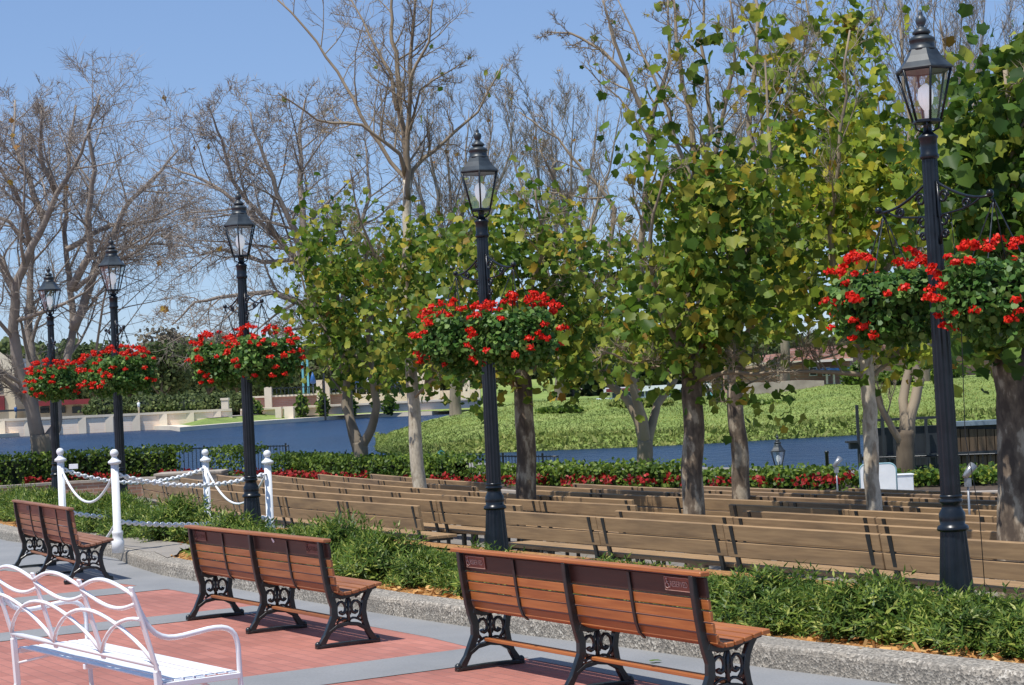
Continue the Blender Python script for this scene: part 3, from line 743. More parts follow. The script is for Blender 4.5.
def chain(a, b, h, sag, links=True, label=''):
    a = a + Vector((0, 0, h)); b = b + Vector((0, 0, h)); dd = (b - a); L = dd.length
    a = a + dd.normalized() * .045; b = b - dd.normalized() * .045
    def P(u): return a.lerp(b, u) + Vector((0, 0, -sag * 4 * u * (1 - u)))
    m = MB()
    if links:
        n = int(L / .05)
        for i in range(n):
            p, q = P(i / n), P((i + 1) / n); tg = (q - p).normalized(); sd = tg.cross(Vector((0, 0, 1))).normalized(); u2 = sd if i % 2 else tg.cross(sd)
            c = (p + q) / 2; pts = []
            for k in range(9):
                an = 2 * math.pi * k / 8; pts.append(c + tg * .035 * math.cos(an) + u2 * .019 * math.sin(an))
            m.tube(pts, .0125, 5, cap=False)
    else:
        m.tube([P(i / 24) for i in range(25)], .015, 7)
    return tag(m.build('white_chain' if links else 'white_rope', MAT['white']), label, 'chain' if links else 'rope')
F0, F1, B1_, B0 = posts
chain(F0, F1, .86, .13, True, 'upper white link chain on the front side of the post enclosure')
chain(F0, F1, .34, .06, True, 'lower white link chain on the front side of the post enclosure')
chain(B0, B1_, .88, .17, True, 'upper white link chain on the back side of the post enclosure')
chain(B0, B1_, .36, .10, True, 'lower white link chain on the back side of the post enclosure')
chain(B0, F0, .88, .36, False, 'upper smooth white rope sagging between the two left posts')
chain(B0, F0, .34, .34, False, 'lower smooth white rope sagging between the two left posts')
chain(B1_, F1, .88, .42, False, 'upper smooth white rope sagging between the two right posts')
chain(B1_, F1, .34, .38, False, 'lower smooth white rope sagging between the two right posts')
m = MB(); q = B0 + Vector((.13, -.12, .915)); m.box(q.x, q.x + .11, q.y, q.y + .006, q.z - .03, q.z + .03)
tag(m.build('white_tag', MAT['white'], bevel=.002), 'small white card clipped to the chain beside the leftmost white post', 'tag')

# ------------------------------------------------------------------ shrubs in the kerbed bed
def shrub_mesh(seed, kind=0):
    rg = np.random.default_rng(seed); ns = 400; P = []; Dd = []; Nn = []; Ln = []
    for i in range(ns):
        an = rg.uniform(0, 6.283); e = rg.uniform(.05, 1.5); d = np.array([math.cos(an) * math.cos(e), math.sin(an) * math.cos(e), math.sin(e) * .9 + .1])
        r = rg.uniform(.35, 1.0) ** .6; lump = 1 + .16 * math.sin(3 * an + seed) + .1 * math.sin(5 * an + 2 * e)
        base = d * np.array([.38, .38, .30]) * r * lump; ax = d + rg.normal(size=3) * .35 + np.array([0, 0, .55]); ax /= np.linalg.norm(ax)
        sl = rg.uniform(.09, .17); nb = 12
        u = rg.normal(size=3); u -= ax * u.dot(ax); u /= np.linalg.norm(u); v = np.cross(ax, u)
        for j in range(nb):
            th = j * 2.4; f = j / nb; sp = .95 - .55 * f
            q = u * math.cos(th) + v * math.sin(th)
            P.append(base + ax * sl * f); Dd.append(ax * (1 - sp) + q * sp); Nn.append(ax + q * -.2); Ln.append(rg.uniform(.05, .105) * (1 - .3 * f))
    P = np.array(P); P[:, 2] = np.maximum(P[:, 2], .02)
    Ln = np.array(Ln)
    return leaves('foliage', P, np.array(Dd), np.array(Nn), Ln, Ln * .24, T_BLADE, MAT['leaf_shrub'], me_only=True)
SM = [shrub_mesh(s) for s in range(5)]
m = MB(); pr_ = [(.10, -.02), (.17, .06), (.18, .13), (.12, .19), (.03, .22)]; m.lathe(pr_, 9); CORE = m.mesh('shade_core', MAT['core'])
GS = 'low feathery shrubs in the kerbed bed'
def shrub(p, sc_, label):
    t = thing('shrub', label, 'shrub', p, R.uniform(0, 6.28), GS); t.scale = sc_
    link('foliage', R.choice(SM), t); link('shade_core', CORE, t); return t
cnt = 0
s0 = -29.5
while s0 < -6.4:
    for row, dt in enumerate((.84, 1.28, 1.7, 2.1)):
        s = s0 + R.uniform(-.12, .12) + (.3 if row % 2 else 0); t_ = kt(s) + dt + R.uniform(-.1, .1)
        if t_ > 9.35: continue
        if -24.7 < s < -19.75 and t_ < 8.1: continue
        if -20.3 < s < -18.95 and t_ < 8.9: continue
        if -14.15 < s < -13.75 and t_ < 7.9: continue
        p = W(s, t_)
        if any((p.x - a) ** 2 + (p.y - b) ** 2 < .30 ** 2 for a, b in lampxy): continue
        if any((p.x - a.x) ** 2 + (p.y - a.y) ** 2 < .28 ** 2 for a in posts): continue
        k = R.uniform(.72, 1.25); z = .08
        if R.random() < .07: continue
        hh = (.84, .50, .28, .2)[row] * (1 + .22 * max(0, min(1, (-12.5 - s) / 2)) * (row == 0))
        near = kt(s) + .66 > t_ - .15
        lab = ('feathery green shrub in the front line of the kerbed bed' if row == 0 else 'feathery green shrub inside the kerbed bed, behind its front line')
        shrub((p.x, p.y, z), (k, k, k * hh * R.uniform(.85, 1.1)), lab); cnt += 1
    s0 += .54
# ------------------------------------------------------------------ rows of seating benches
def seat_bench(mat):
    t = thing('seating_bench', '', 'bench'); L = 1.165
    for zc, yy in ((.765, -.045), (.59, -.015)):
        m = MB(); plank(m, -L, L, yy, zc, math.radians(99), .045, .155); m.build('back_board', MAT[mat], t, .005)
    for i in range(3):
        m = MB(); y = .06 + i * .15; m.box(-L, L, y, y + .142, .385, .425); m.build('seat_board', MAT[mat], t, .005)
    for x in (-1.03, 1.03):
        m = MB(); m.strip([(.02, 0), (.015, .40), (-.02, .56), (-.078, .835)], .028, x - .027, x + .027)
        m.box(x - .02, x + .02, .02, .50, .345, .384); m.box(x - .02, x + .02, .42, .46, 0, .345); m.box(x - .03, x + .03, -.04, .1, 0, .012); m.build('support', MAT['iron'], t)
    return t
sbp = {'tan': seat_bench('tan'), 'tan2': seat_bench('tan2')}; used_sb = set()
ROWS = [([-35.6, -22.3], -20.4), ([-38, -21.5], -19.3), ([-38.5, -20.45], -18.2), ([-39, -22.1], -19.9), ([-39, -28.9], -27.1), ([-37.6, -30.6], -28.9), (None, -29.3), (None, -26.7), (None, -23.9)]
ORD = ['first', 'second', 'third', 'fourth', 'fifth', 'sixth', 'seventh', 'eighth', 'ninth', 'tenth', 'eleventh', 'twelfth']
def rowpos(k, s):
    t_ = 11.95 + 1.1 * k
    if s < -22: t_ += .0062 * (s + 22) ** 2
    return t_
rowt = []
for k, (left, rs) in enumerate(ROWS):
    zt = .25 - .05 * k - .85
    units = []
    if left:
        s = left[1]; i = 0
        while s - 2.35 > left[0] - 1.2: units.append(('left of the aisle', s - 1.175, i)); s -= 2.36 ; i += 1
    s = rs; i = 0
    while s < -8: units.append(('right of the aisle', s + 1.175, i)); s += 2.36; i += 1
    vis = []
    for side, s, i in units:
        t_ = rowpos(k, s); p = W(s, t_, zt); q = proj(p + Vector((0, 0, .8)))
        if not (-60 < q[0] < 1110): continue
        t2 = rowpos(k, s + .5); sl = math.atan((t2 - rowpos(k, s - .5)))
        mat = 'tan' if k < 4 else R.choice(['tan', 'tan2', 'tan2'])
        lab = f'brown plank bench in the {ORD[k]} row from the shrubs, {ORD[i]} {side}'
        gp = 'brown plank benches in rows facing the lake'
        sc_ = .985
        if mat not in used_sb: used_sb.add(mat); o = sbp[mat]; o.location = p; o.rotation_euler = (0, 0, ANG + sl + R.uniform(-.006, .006)); tag(o, lab, group=gp)
        else: o = dup(sbp[mat], p, ANG + sl + R.uniform(-.006, .006), lab, gp)

# ------------------------------------------------------------------ branches
def wob(p, q, n, amp):
    out = [p.copy()]
    d = q - p; L = d.length
    for i in range(1, n):
        out.append(p + d * (i / n) + Vector((R.gauss(0, 1), R.gauss(0, 1), R.gauss(0, 1))) * amp * L)
    out.append(q.copy()); return out
def grow(mb, pts, rad, lvl, cfg, tips, total):
    """children along a branch; cfg: list of (count, length factor, spread, up, min length) per level"""
    if lvl >= len(cfg): 
        tips.append(pts[-1]); return
    cnt_, lf, spread, upb, sides = cfg[lvl]
    cum = [0]
    for a, b in zip(pts, pts[1:]): cum.append(cum[-1] + (b - a).length)
    L = cum[-1]
    if L < .05: return
    for i in range(cnt_):
        u = (i + R.uniform(.2, 1)) / cnt_ * .86 + .14; d = u * L
        j = 0
        while j < len(pts) - 2 and cum[j + 1] < d: j += 1
        f = (d - cum[j]) / max(1e-6, cum[j + 1] - cum[j]); p = pts[j].lerp(pts[j + 1], min(1, f)); r = rad[j] + (rad[j + 1] - rad[j]) * min(1, f)
        tg = (pts[j + 1] - pts[j]).normalized()
        sd = Vector((R.gauss(0, 1), R.gauss(0, 1), R.gauss(0, .7))); sd = (sd - tg * sd.dot(tg)).normalized()
        dr = (tg * (1 - spread) + sd * spread + Vector((0, 0, upb))).normalized()
        ln = L * lf * R.uniform(.55, 1.15) * (1.15 - .6 * u)
        n = 4 if lvl < 2 else 3; q = [p]; cur = dr.copy()
        for k in range(n):
            cur = (cur + Vector((R.gauss(0, .2), R.gauss(0, .2), R.gauss(0, .14) + upb * .45))).normalized(); q.append(q[-1] + cur * ln / n)
        r0 = max(min(r * .5, ln * .024 + .004), total); rr = [max(total * .6, r0 * (1 - .75 * k / n)) for k in range(n + 1)]
        mb.tube(q, rr, sides, cap=False)
        if lvl == len(cfg) - 1:
            for a_, b_ in zip(q, q[1:]):
                TWG.append((tuple(a_.lerp(b_, R.random())), tuple((b_ - a_).normalized()), ln))
        grow(mb, q, rr, lvl + 1, cfg, tips, total)
TWG = []
def limb(px, Y, dep=0, r0=.1, r1=.03):
    n = len(px); out = []
    for i, (x, y) in enumerate(px):
        out.append(at(x, y, Y + dep * i / max(1, n - 1)))
    # resample with gentle wobble
    res = [out[0]]
    for a, b in zip(out, out[1:]):
        L = (b - a).length; k = 3
        for i in range(1, k): res.append(a.lerp(b, i / k) + Vector((R.gauss(0, 1), R.gauss(0, 1), R.gauss(0, 1))) * L * .02)
        res.append(b)
    m_ = len(res); rad = [r0 + (r1 - r0) * (i / (m_ - 1)) for i in range(m_)]
    return res, rad
CFG_BARE = [(9, .42, .62, .10, 4), (7, .45, .6, .10, 3), (5, .5, .6, .10, 3)]
def foliage_blobs(blobs, Y, lsize, clump=9, spread=.28):
    P = []
    for (cx_, cy_, rx, ry, n_, dy) in blobs:
        k = max(1, int(n_ * 1.75 / clump))
        for i in range(k):
            while True:
                a, b, c = R.uniform(-1, 1), R.uniform(-1, 1), R.uniform(-1, 1)
                if a * a + b * b + c * c < 1: break
            q = at(cx_ + a * rx, cy_ + b * ry, Y + c * dy)
            m_ = max(2, int(clump * R.uniform(.4, 1.6))); P.append(np.array(q)[None, :] + NR.normal(size=(m_, 3)) * spread * R.uniform(.35, 1.15))
    return cat3(P)
def crown(tname, P, lsize, mat, parent):
    n = len(P); d = rdir(n); d[:, 2] -= .35; nr = rdir(n) * 1.35 + np.array([-.2, -.35, .5])
    ln = NR.uniform(.45, 1.0, n) * lsize
    return leaves('foliage', P, d, nr, ln, ln * 1.05, T_LOBE, mat, parent, faces=F_LOBE)
def tree(name, label, cat, group, base, Y, trunk, limbs, barkm, twigm, cfg=CFG_BARE, blobs=(), lmat=None, lsize=.17, extra=None, mint=.006, clump=9, spread=.28, floor=-1.0, rt=(.2, .12)):
    """trunk: pixel polyline base..top; limbs: [(pixel polyline, depth change, r0, r1)]"""
    pts, rad = limb(trunk, Y, 0, *rt)
    b = pts[0].copy(); b.z = floor
    root = thing(name, label, cat, b, 0, group)
    inv = -Vector(b)
    def sh(mb):
        mb.v = [(v[0] - b.x, v[1] - b.y, v[2] - b.z) for v in mb.v]; return mb
    mb = MB(); full = [Vector((b.x, b.y, floor - .1))] + [Vector((b.x, b.y, floor + .15))] + pts
    mb.tube(full, [rad[0] * 1.4, rad[0] * 1.12] + rad, 12); sh(mb).build('trunk', barkm, root)
    lm = MB(); tw = MB(); tips = []; TWG.clear()
    for (px, dep, r0, r1) in limbs:
        q, rr = limb(px, Y, dep, r0, r1); lm.tube(q, rr, 8); grow(tw, q, rr, 0, cfg, tips, mint)
    k_ = len(lm.v); lm.v += tw.v; lm.f += [tuple(i_ + k_ for i_ in f_) for f_ in tw.f]; lm.sm += tw.sm
    if lm.v: sh(lm).build('branches', twigm or barkm, root)
    if TWG:
        rep = 1
        a_ = np.repeat(np.array([q_[0] for q_ in TWG]), rep, axis=0) - np.array([b.x, b.y, b.z]); d_ = np.repeat(np.array([q_[1] for q_ in TWG]), rep, axis=0); l_ = np.repeat(np.array([q_[2] for q_ in TWG]), rep)
        n_ = len(a_); k_ = Y / 57 if Y > 57 else max(.55, Y / 57)
        d2 = unit(d_ * .8 + NR.normal(size=(n_, 3)) * .4 + np.array([0, 0, .12]))
        leaves('fine_twigs', a_, d2, NR.normal(size=(n_, 3)), np.clip(l_ * NR.uniform(.6, 1.5, n_), .15, 1.2), .012 * k_, T_BLADE, twigm or barkm, root)
    if blobs:
        P = foliage_blobs(blobs, Y, lsize, clump, spread)
        if extra and tips:
            k = NR.choice(len(tips), min(extra, len(tips)), replace=False)
            P = np.concatenate([P] + [np.array([list(tips[i])]) for i in k])
        crown('foliage', P - np.array([b.x, b.y, b.z]), lsize, lmat, root)
    elif extra and tips:
        k = NR.choice(len(tips), min(extra, len(tips)), replace=False)
        P = np.array([list(tips[i]) for i in k]); crown('foliage', P - np.array([b.x, b.y, b.z]), lsize, lmat, root)
    return root
def Ybetween(px, py, k):
    """distance that puts a trunk between seating rows k and k+1"""
    p = at(px, py, 1.0); return (11.95 + 1.1 * k + .78) / (p.x * N.x + N.y)
TM = MAT['twig']
# white barked tree with a tall bare top
GP = 'young plane trees growing among the seating rows'
Y = Ybetween(420, 487, 3) 
LB = [(5, .36, .6, .15, 4), (6, .45, .6, .12, 3), (4, .5, .6, .1, 3)]
tree('plane_tree', 'tree with the white flaking trunk and a tall bare top, left of the second lamp', 'tree', GP, None, Y, [(420, 487), (415, 430), (411, 370), (408, 300), (408, 240), (407, 180)],
     [([(407, 200), (406, 154), (399, 96), (397, 64), (391, 32), (392, -5), (390, -30)], .5, .066, .016),
      ([(408, 200), (407, 154), (410, 96), (412, 74), (429, 42), (434, -8)], -.6, .055, .015),
      ([(406, 190), (404, 177), (368, 128), (346, 87), (317, 42), (278, 0), (260, -20)], 1, .045, .011),
      ([(405, 175), (400, 154), (362, 125), (317, 120), (278, 93)], -1, .045, .012),
      ([(409, 190), (413, 170), (445, 141), (478, 112), (503, 64)], .8, .05, .012),
      ([(410, 130), (420, 90), (465, 61)], -.5, .03, .008), ([(397, 110), (391, 74), (368, 32), (349, -5)], .6, .04, .012), ([(411, 80), (412, 40), (418, -20)], .3, .045, .015),
      ([(408, 300), (430, 260), (455, 210), (462, 170)], 1, .04, .01), ([(409, 330), (385, 280), (360, 220), (350, 170)], -.8, .04, .01),
      ([(412, 400), (432, 380), (460, 372)], -1, .035, .012)],
     MAT['syc_white'], TM, CFG_BARE[:0] + [(9, .38, .6, .16, 4), (6, .45, .6, .14, 3), (4, .5, .6, .12, 3)],
     [(410, 300, 50, 70, 480, 1.8), (440, 340, 45, 45, 260, 1.5), (395, 250, 45, 40, 160, 1.5), (440, 260, 40, 40, 150, 1.2), (425, 365, 50, 25, 110, 1.2)], MAT['leaf_plane'], .165, 26, rt=(.125, .075), floor=-.95)
# second plane tree
Y2 = Ybetween(525, 495, 2)
tree('plane_tree', 'tree with a thick brown trunk directly right of the second lamp', 'tree', GP, None, Y2, [(526, 497), (526, 440), (523, 385), (520, 340)],
     [([(521, 350), (505, 300), (490, 250), (480, 190)], 1, .06, .012), ([(521, 345), (530, 290), (545, 240), (535, 190)], -1, .06, .012), ([(522, 380), (550, 340), (585, 310), (615, 290)], .5, .05, .012),
      ([(523, 390), (500, 375), (470, 350), (440, 330)], -.5, .05, .012), ([(521, 360), (560, 300), (590, 240), (600, 180)], 1.2, .05, .01)],
     MAT['syc_brown'], TM, LB, [(500, 260, 55, 45, 330, 1.6), (555, 250, 50, 45, 270, 1.6), (480, 350, 55, 40, 300, 1.4), (450, 290, 45, 50, 160, 1.4), (500, 215, 40, 20, 60, 1), (540, 330, 60, 45, 380, 1.5), (590, 330, 40, 45, 190, 1.3), (545, 375, 60, 14, 90, 1.2), (533, 190, 8, 16, 16, .3)], MAT['leaf_plane'], .16, 20, rt=(.155, .13), floor=-.85)
# third: dark trunk
Y3 = Ybetween(693, 505, 1)
tree('plane_tree', 'tree with a stout shaded brown trunk, left one of the pair right of centre', 'tree', GP, None, Y3, [(694, 508), (693, 450), (692, 400), (690, 350)],
     [([(690, 370), (690, 300), (697, 220), (693, 140), (680, 60), (672, -10)], .8, .07, .015), ([(690, 365), (660, 310), (650, 240), (665, 170)], -.8, .05, .012), ([(691, 360), (730, 300), (760, 230), (770, 150), (765, 60)], 1, .055, .012),
      ([(690, 372), (640, 365), (600, 350)], -.5, .03, .01), ([(697, 220), (712, 130), (700, 40), (705, -20)], .3, .035, .012), ([(693, 380), (735, 372), (790, 372)], -1, .04, .01), ([(693, 200), (668, 110), (640, 50), (618, 0)], .5, .03, .008)],
     MAT['syc_brown'], TM, [(7, .34, .6, .15, 4), (6, .4, .6, .14, 3), (4, .45, .6, .12, 3)], [(690, 300, 55, 65, 480, 1.5), (730, 250, 60, 60, 420, 1.5), (690, 190, 45, 45, 170, 1.3), (740, 180, 45, 60, 230, 1.3), (660, 350, 45, 35, 170, 1.2), (715, 322, 45, 25, 120, 1.2), (755, 395, 30, 14, 16, .4), (698, 42, 20, 18, 22, .4), (643, 95, 16, 26, 26, .4), (650, 150, 16, 22, 26, .4)], MAT['leaf_plane'], .165, 20, rt=(.135, .12), floor=-.78)
# fourth: lighter trunk
Y4 = Ybetween(738, 490, 4)
tree('plane_tree', 'tree with a slim grey brown trunk, right one of the pair right of centre', 'tree', GP, None, Y4, [(741, 493), (739, 440), (735, 400), (732, 350), (735, 300)],
     [([(733, 350), (745, 280), (760, 200), (750, 100), (758, 20), (756, -20)], 1, .07, .02), ([(733, 360), (700, 330), (670, 290)], -.8, .04, .01), ([(734, 350), (780, 300), (830, 230), (850, 140), (845, 60)], .8, .055, .012),
      ([(736, 405), (715, 395), (695, 370)], 0, .03, .01), ([(734, 370), (790, 365), (850, 350)], -.6, .035, .01), ([(752, 190), (795, 110), (810, 20), (800, -20)], .5, .035, .01)],
     MAT['syc_brown'], TM, [(7, .34, .6, .15, 4), (6, .4, .6, .14, 3), (4, .45, .6, .12, 3)], [(780, 250, 60, 70, 520, 1.8), (830, 170, 55, 70, 380, 1.6), (790, 130, 40, 60, 190, 1.5), (770, 40, 40, 45, 80, 1.2), (785, 300, 50, 30, 170, 1.4), (860, 60, 40, 50, 110, 1.3), (835, 20, 30, 20, 40, 1)], MAT['leaf_yellow'], .185, 30, rt=(.135, .10), floor=-1.0)
# fifth
Y5 = Ybetween(870, 498, 3)
tree('plane_tree', 'tree with a thin grey trunk standing in front of the white board', 'tree', GP, None, Y5, [(874, 500), (871, 440), (868, 395), (865, 350)],
     [([(866, 360), (880, 300), (900, 220), (910, 120), (900, 20)], 1, .055, .015), ([(866, 360), (840, 310), (830, 230), (840, 130), (850, 30)], -.6, .05, .012), ([(866, 375), (830, 372), (780, 372), (745, 385)], -.5, .035, .01), ([(867, 380), (900, 350), (930, 320)], .5, .035, .01),
      ([(880, 300), (935, 220), (950, 120), (940, 20)], .6, .035, .01)],
     MAT['syc_white'], TM, [(8, .34, .55, .25, 4), (6, .4, .5, .25, 3), (4, .45, .5, .2, 3)], [(860, 240, 50, 60, 360, 1.4), (910, 180, 50, 60, 300, 1.4), (870, 150, 45, 50, 190, 1.2), (850, 315, 50, 25, 60, 1.1), (900, 340, 40, 25, 110, 1.1), (830, 310, 30, 25, 30, 1)], MAT['leaf_yellow'], .17, 30, rt=(.10, .085), floor=-.95)
# nearest big tree, right edge
Y6 = Ybetween(1015, 525, 0) + .3
tree('plane_tree', 'big tree with a broad forked trunk at the right edge, behind the right basket', 'tree', GP, None, Y6, [(1022, 528), (1021, 470), (1018, 410), (1012, 350)],
     [([(1012, 360), (992, 330), (980, 270), (975, 190), (985, 110)], .6, .12, .02), ([(1013, 360), (1040, 300), (1050, 200), (1040, 100)], .4, .13, .03), ([(1013, 355), (1012, 280), (1015, 180), (1005, 70)], -.5, .08, .02), ([(1000, 340), (960, 310), (935, 250)], -.3, .05, .012)],
     MAT['syc_brown'], TM, LB, [(1000, 250, 60, 70, 420, 1.2), (985, 150, 45, 60, 300, 1.1), (1020, 110, 40, 60, 240, 1), (960, 200, 30, 60, 160, .9), (1030, 200, 50, 80, 260, 1.2), (990, 330, 60, 25, 150, 1), (1010, 60, 25, 25, 40, .7)], MAT['leaf_dark'], .175, 10, rt=(.235, .19), floor=-.7)
# trees on the lake edge behind the hedge
GE = 'trees on the lake edge behind the clipped hedge'
tree('plane_tree', 'two stemmed tree rising from the hedge left of the white barked tree', 'tree', GE, None, 49, [(361, 462), (361, 448), (360, 442)],
     [([(360, 448), (352, 425), (345, 405), (347, 370), (343, 340), (338, 300), (330, 250), (335, 200)], 1, .135, .03), ([(361, 448), (371, 430), (377, 405), (372, 375), (368, 340), (370, 290), (365, 230)], -1, .135, .03),
      ([(346, 370), (325, 330), (305, 290), (295, 250)], 1, .06, .015), ([(370, 350), (390, 310), (405, 270), (410, 220)], 1, .06, .015)],
     MAT['greybark'], None, LB, [(335, 260, 45, 50, 380, 2.5), (330, 320, 42, 45, 300, 2.5), (365, 300, 40, 60, 330, 2.5), (345, 365, 28, 22, 80, 1.5), (342, 205, 14, 20, 36, .8), (385, 360, 20, 40, 90, 1.5), (388, 385, 12, 14, 24, .6)], MAT['leaf_plane'], .235, 40, rt=(.19, .175), floor=-.5, clump=8, spread=.4)
GBR = 'bare winter trees beside the lake'
tree('plane_tree', 'vase shaped tree with several pale stems between the thick trunks', 'tree', GE, None, 44, [(645, 464), (645, 448), (645, 440)],
     [([(644, 446), (640, 425), (628, 400), (608, 382), (598, 360), (596, 300), (615, 209), (596, 183), (558, 138), (519, 112)], 1, .13, .015), ([(645, 446), (643, 420), (634, 390), (632, 350), (640, 250), (651, 125), (628, 77), (615, 42), (603, 0)], -1, .13, .02), ([(646, 446), (652, 425), (657, 405), (672, 385), (690, 350), (700, 280), (710, 200), (700, 120)], 1, .12, .02),
      ([(628, 77), (603, 51), (570, 33), (545, 32)], 1, .05, .012), ([(651, 125), (670, 60), (668, 0)], .5, .06, .02), ([(596, 300), (570, 240), (560, 190), (540, 150)], -1, .07, .02), ([(700, 200), (720, 130), (735, 60), (730, 0)], -1, .07, .02)],
     MAT['greybark'], TM, [(9, .3, .6, .16, 4), (6, .42, .6, .14, 3), (4, .48, .6, .12, 3)], [(615, 300, 50, 50, 260, 2.2), (600, 345, 45, 28, 150, 2), (665, 230, 30, 50, 120, 2), (640, 270, 45, 40, 130, 2), (650, 330, 50, 40, 170, 2), (560, 320, 40, 40, 110, 2), (590, 260, 35, 35, 90, 1.8), (655, 95, 12, 12, 10, .5)], MAT['leaf_plane'], .21, 30, rt=(.19, .175), floor=-.5, mint=.011)
tree('shade_tree', 'forked shaded tree behind the dark timber wall by the nearest lamp', 'tree', GE, None, 37, [(908, 500), (906, 470), (905, 445), (905, 430)],
     [([(905, 450), (893, 430), (880, 405), (870, 380), (862, 360), (850, 330)], -.6, .075, .04), ([(906, 445), (912, 410), (920, 380), (912, 360), (905, 320), (915, 240), (925, 150)], .5, .125, .03), ([(906, 440), (903, 400), (915, 340), (945, 290), (960, 200), (965, 90)], 1, .11, .03)],
     MAT['bark'], TM, [(9, .34, .5, .4, 4), (6, .42, .45, .35, 3), (4, .5, .45, .3, 3)], [], None, .2, None, rt=(.19, .175), floor=-.6, mint=.009)
# bare trees on the left
tree('bare_tree', 'big leafless tree with a thick grey double trunk at the left edge', 'tree', GBR, None, 57, [(42, 462), (41, 448), (40, 435)],
     [([(38, 440), (33, 412), (20, 372), (13, 330), (15, 290), (27, 258), (45, 222), (56, 195), (75, 165), (90, 130)], -2, .22, .035), ([(40, 442), (34, 411), (31, 365), (28, 320), (30, 288), (32, 250), (10, 222), (-10, 212)], 1, .19, .04),
      ([(34, 412), (12, 385), (-12, 368)], -1, .12, .05), ([(44, 445), (56, 428), (57, 400), (66, 370), (73, 330), (70, 290), (66, 250), (65, 200), (69, 150), (76, 105)], 2, .19, .03),
      ([(73, 330), (85, 300), (100, 262), (110, 240), (125, 208), (150, 182), (178, 150)], 1, .16, .03), ([(70, 290), (90, 255), (88, 215), (95, 170), (88, 130), (100, 95)], -1.5, .13, .03),
      ([(15, 290), (-5, 250), (-20, 200)], 1, .14, .04), ([(45, 222), (30, 180), (12, 140), (15, 100)], 2, .11, .03), ([(56, 195), (40, 150), (42, 110)], -1, .10, .03), ([(66, 250), (110, 225), (150, 222), (190, 205)], 2, .09, .02), ([(32, 250), (15, 190), (-10, 150)], -2, .1, .03),
      ([(75, 290), (110, 262), (140, 250), (165, 225)], -2, .08, .02)],
     MAT['greybark'], MAT['twigfar'], [(10, .5, .6, .08, 4), (8, .55, .6, .06, 3), (7, .6, .6, .04, 3)], [], MAT['leaf_dry'], .2, 12, rt=(.33, .30), floor=-.6, mint=.009)
tree('bare_tree', 'leafless spreading tree behind the middle street lamp', 'tree', GBR, None, 52, [(358, 460), (350, 420), (346, 380), (336, 345)],
     [([(338, 350), (322, 320), (310, 280), (280, 240), (250, 214), (221, 190), (192, 175), (165, 165)], 1, .12, .02), ([(325, 325), (312, 290), (285, 210), (265, 160), (250, 112)], -1, .12, .025), ([(312, 285), (302, 200), (300, 145), (305, 100)], 1, .12, .02),
      ([(330, 335), (318, 310), (270, 292), (230, 296), (195, 302), (172, 325)], -1, .1, .02), ([(337, 345), (350, 260), (370, 195), (365, 140)], 1, .10, .02), ([(300, 260), (262, 262), (225, 250), (200, 255), (180, 240)], 2, .07, .02), ([(280, 240), (232, 180), (222, 140), (210, 110)], -1, .07, .02), ([(330, 335), (320, 325), (290, 330), (262, 345)], -1, .06, .02)],
     MAT['greybark'], MAT['twigfar'], [(11, .5, .6, .06, 4), (8, .55, .6, .05, 3), (7, .6, .6, .04, 3)], [], MAT['leaf_dry'], .2, 26, rt=(.13, .125), floor=-.6, mint=.009)
for i, (px, Y_, x2, lab) in enumerate(((455, 140, 20, 'leafless tree with upright shoots behind the white barked tree'), (560, 150, 25, 'leafless tree with upright shoots in the gap above the second lamp'), (785, 150, 30, 'leafless tree with upright shoots behind the yellowing crown'), (925, 140, 30, 'leafless tree with many upright shoots above the nearest lantern'), (1010, 140, 30, 'leafless tree with upright shoots at the top right corner'))):
    top = (110, 105, 30, -30, 20)[i]
    tree('bare_tree', lab, 'tree', GBR, None, Y_, [(px, 400), (px, 370), (px, 330), (px, 300)],
         [([(px, 310), (px + dx_ * .4, 240), (px + dx_ * .8, 170 if top > 50 else 140), (px + dx_, top)], dd_, .20, .03) for dx_, dd_ in ((-55, 1), (-28, -2), (-8, 1), (14, -1), (38, 2), (62, -1))],
         MAT['greybark'], MAT['twigfar'], [(10, .4, .45, .3, 4), (7, .5, .45, .28, 3), (5, .55, .45, .2, 3)], [], MAT['leaf_dry'], .35, 10, rt=(.42, .32), floor=-.2, mint=.02)

# ------------------------------------------------------------------ hedge, red flower bed, railing
def along(pl, n, t0=0, t1=1):
    L = [0]
    for a, b in zip(pl, pl[1:]): L.append(L[-1] + (b - a).length)
    out = []
    for i in range(n):
        d = (t0 + (t1 - t0) * i / (n - 1)) * L[-1]; j = 0
        while j < len(pl) - 2 and L[j + 1] < d: j += 1
        out.append(pl[j].lerp(pl[j + 1], (d - L[j]) / (L[j + 1] - L[j])))
    return out
def segment(pl, x0, x1):
    """part of a polyline between two screen columns"""
    q = [p for p in along(pl, 400) if x0 <= proj(p)[0] <= x1]; return q
def chaikin(pl, k=3):
    for _ in range(k):
        o_ = [pl[0]]
        for a, b in zip(pl, pl[1:]): o_ += [a.lerp(b, .25), a.lerp(b, .75)]
        pl = o_ + [pl[-1]]
    return pl
PS = chaikin(PL)
HL = chaikin(offs(PS, 2.1), 1)
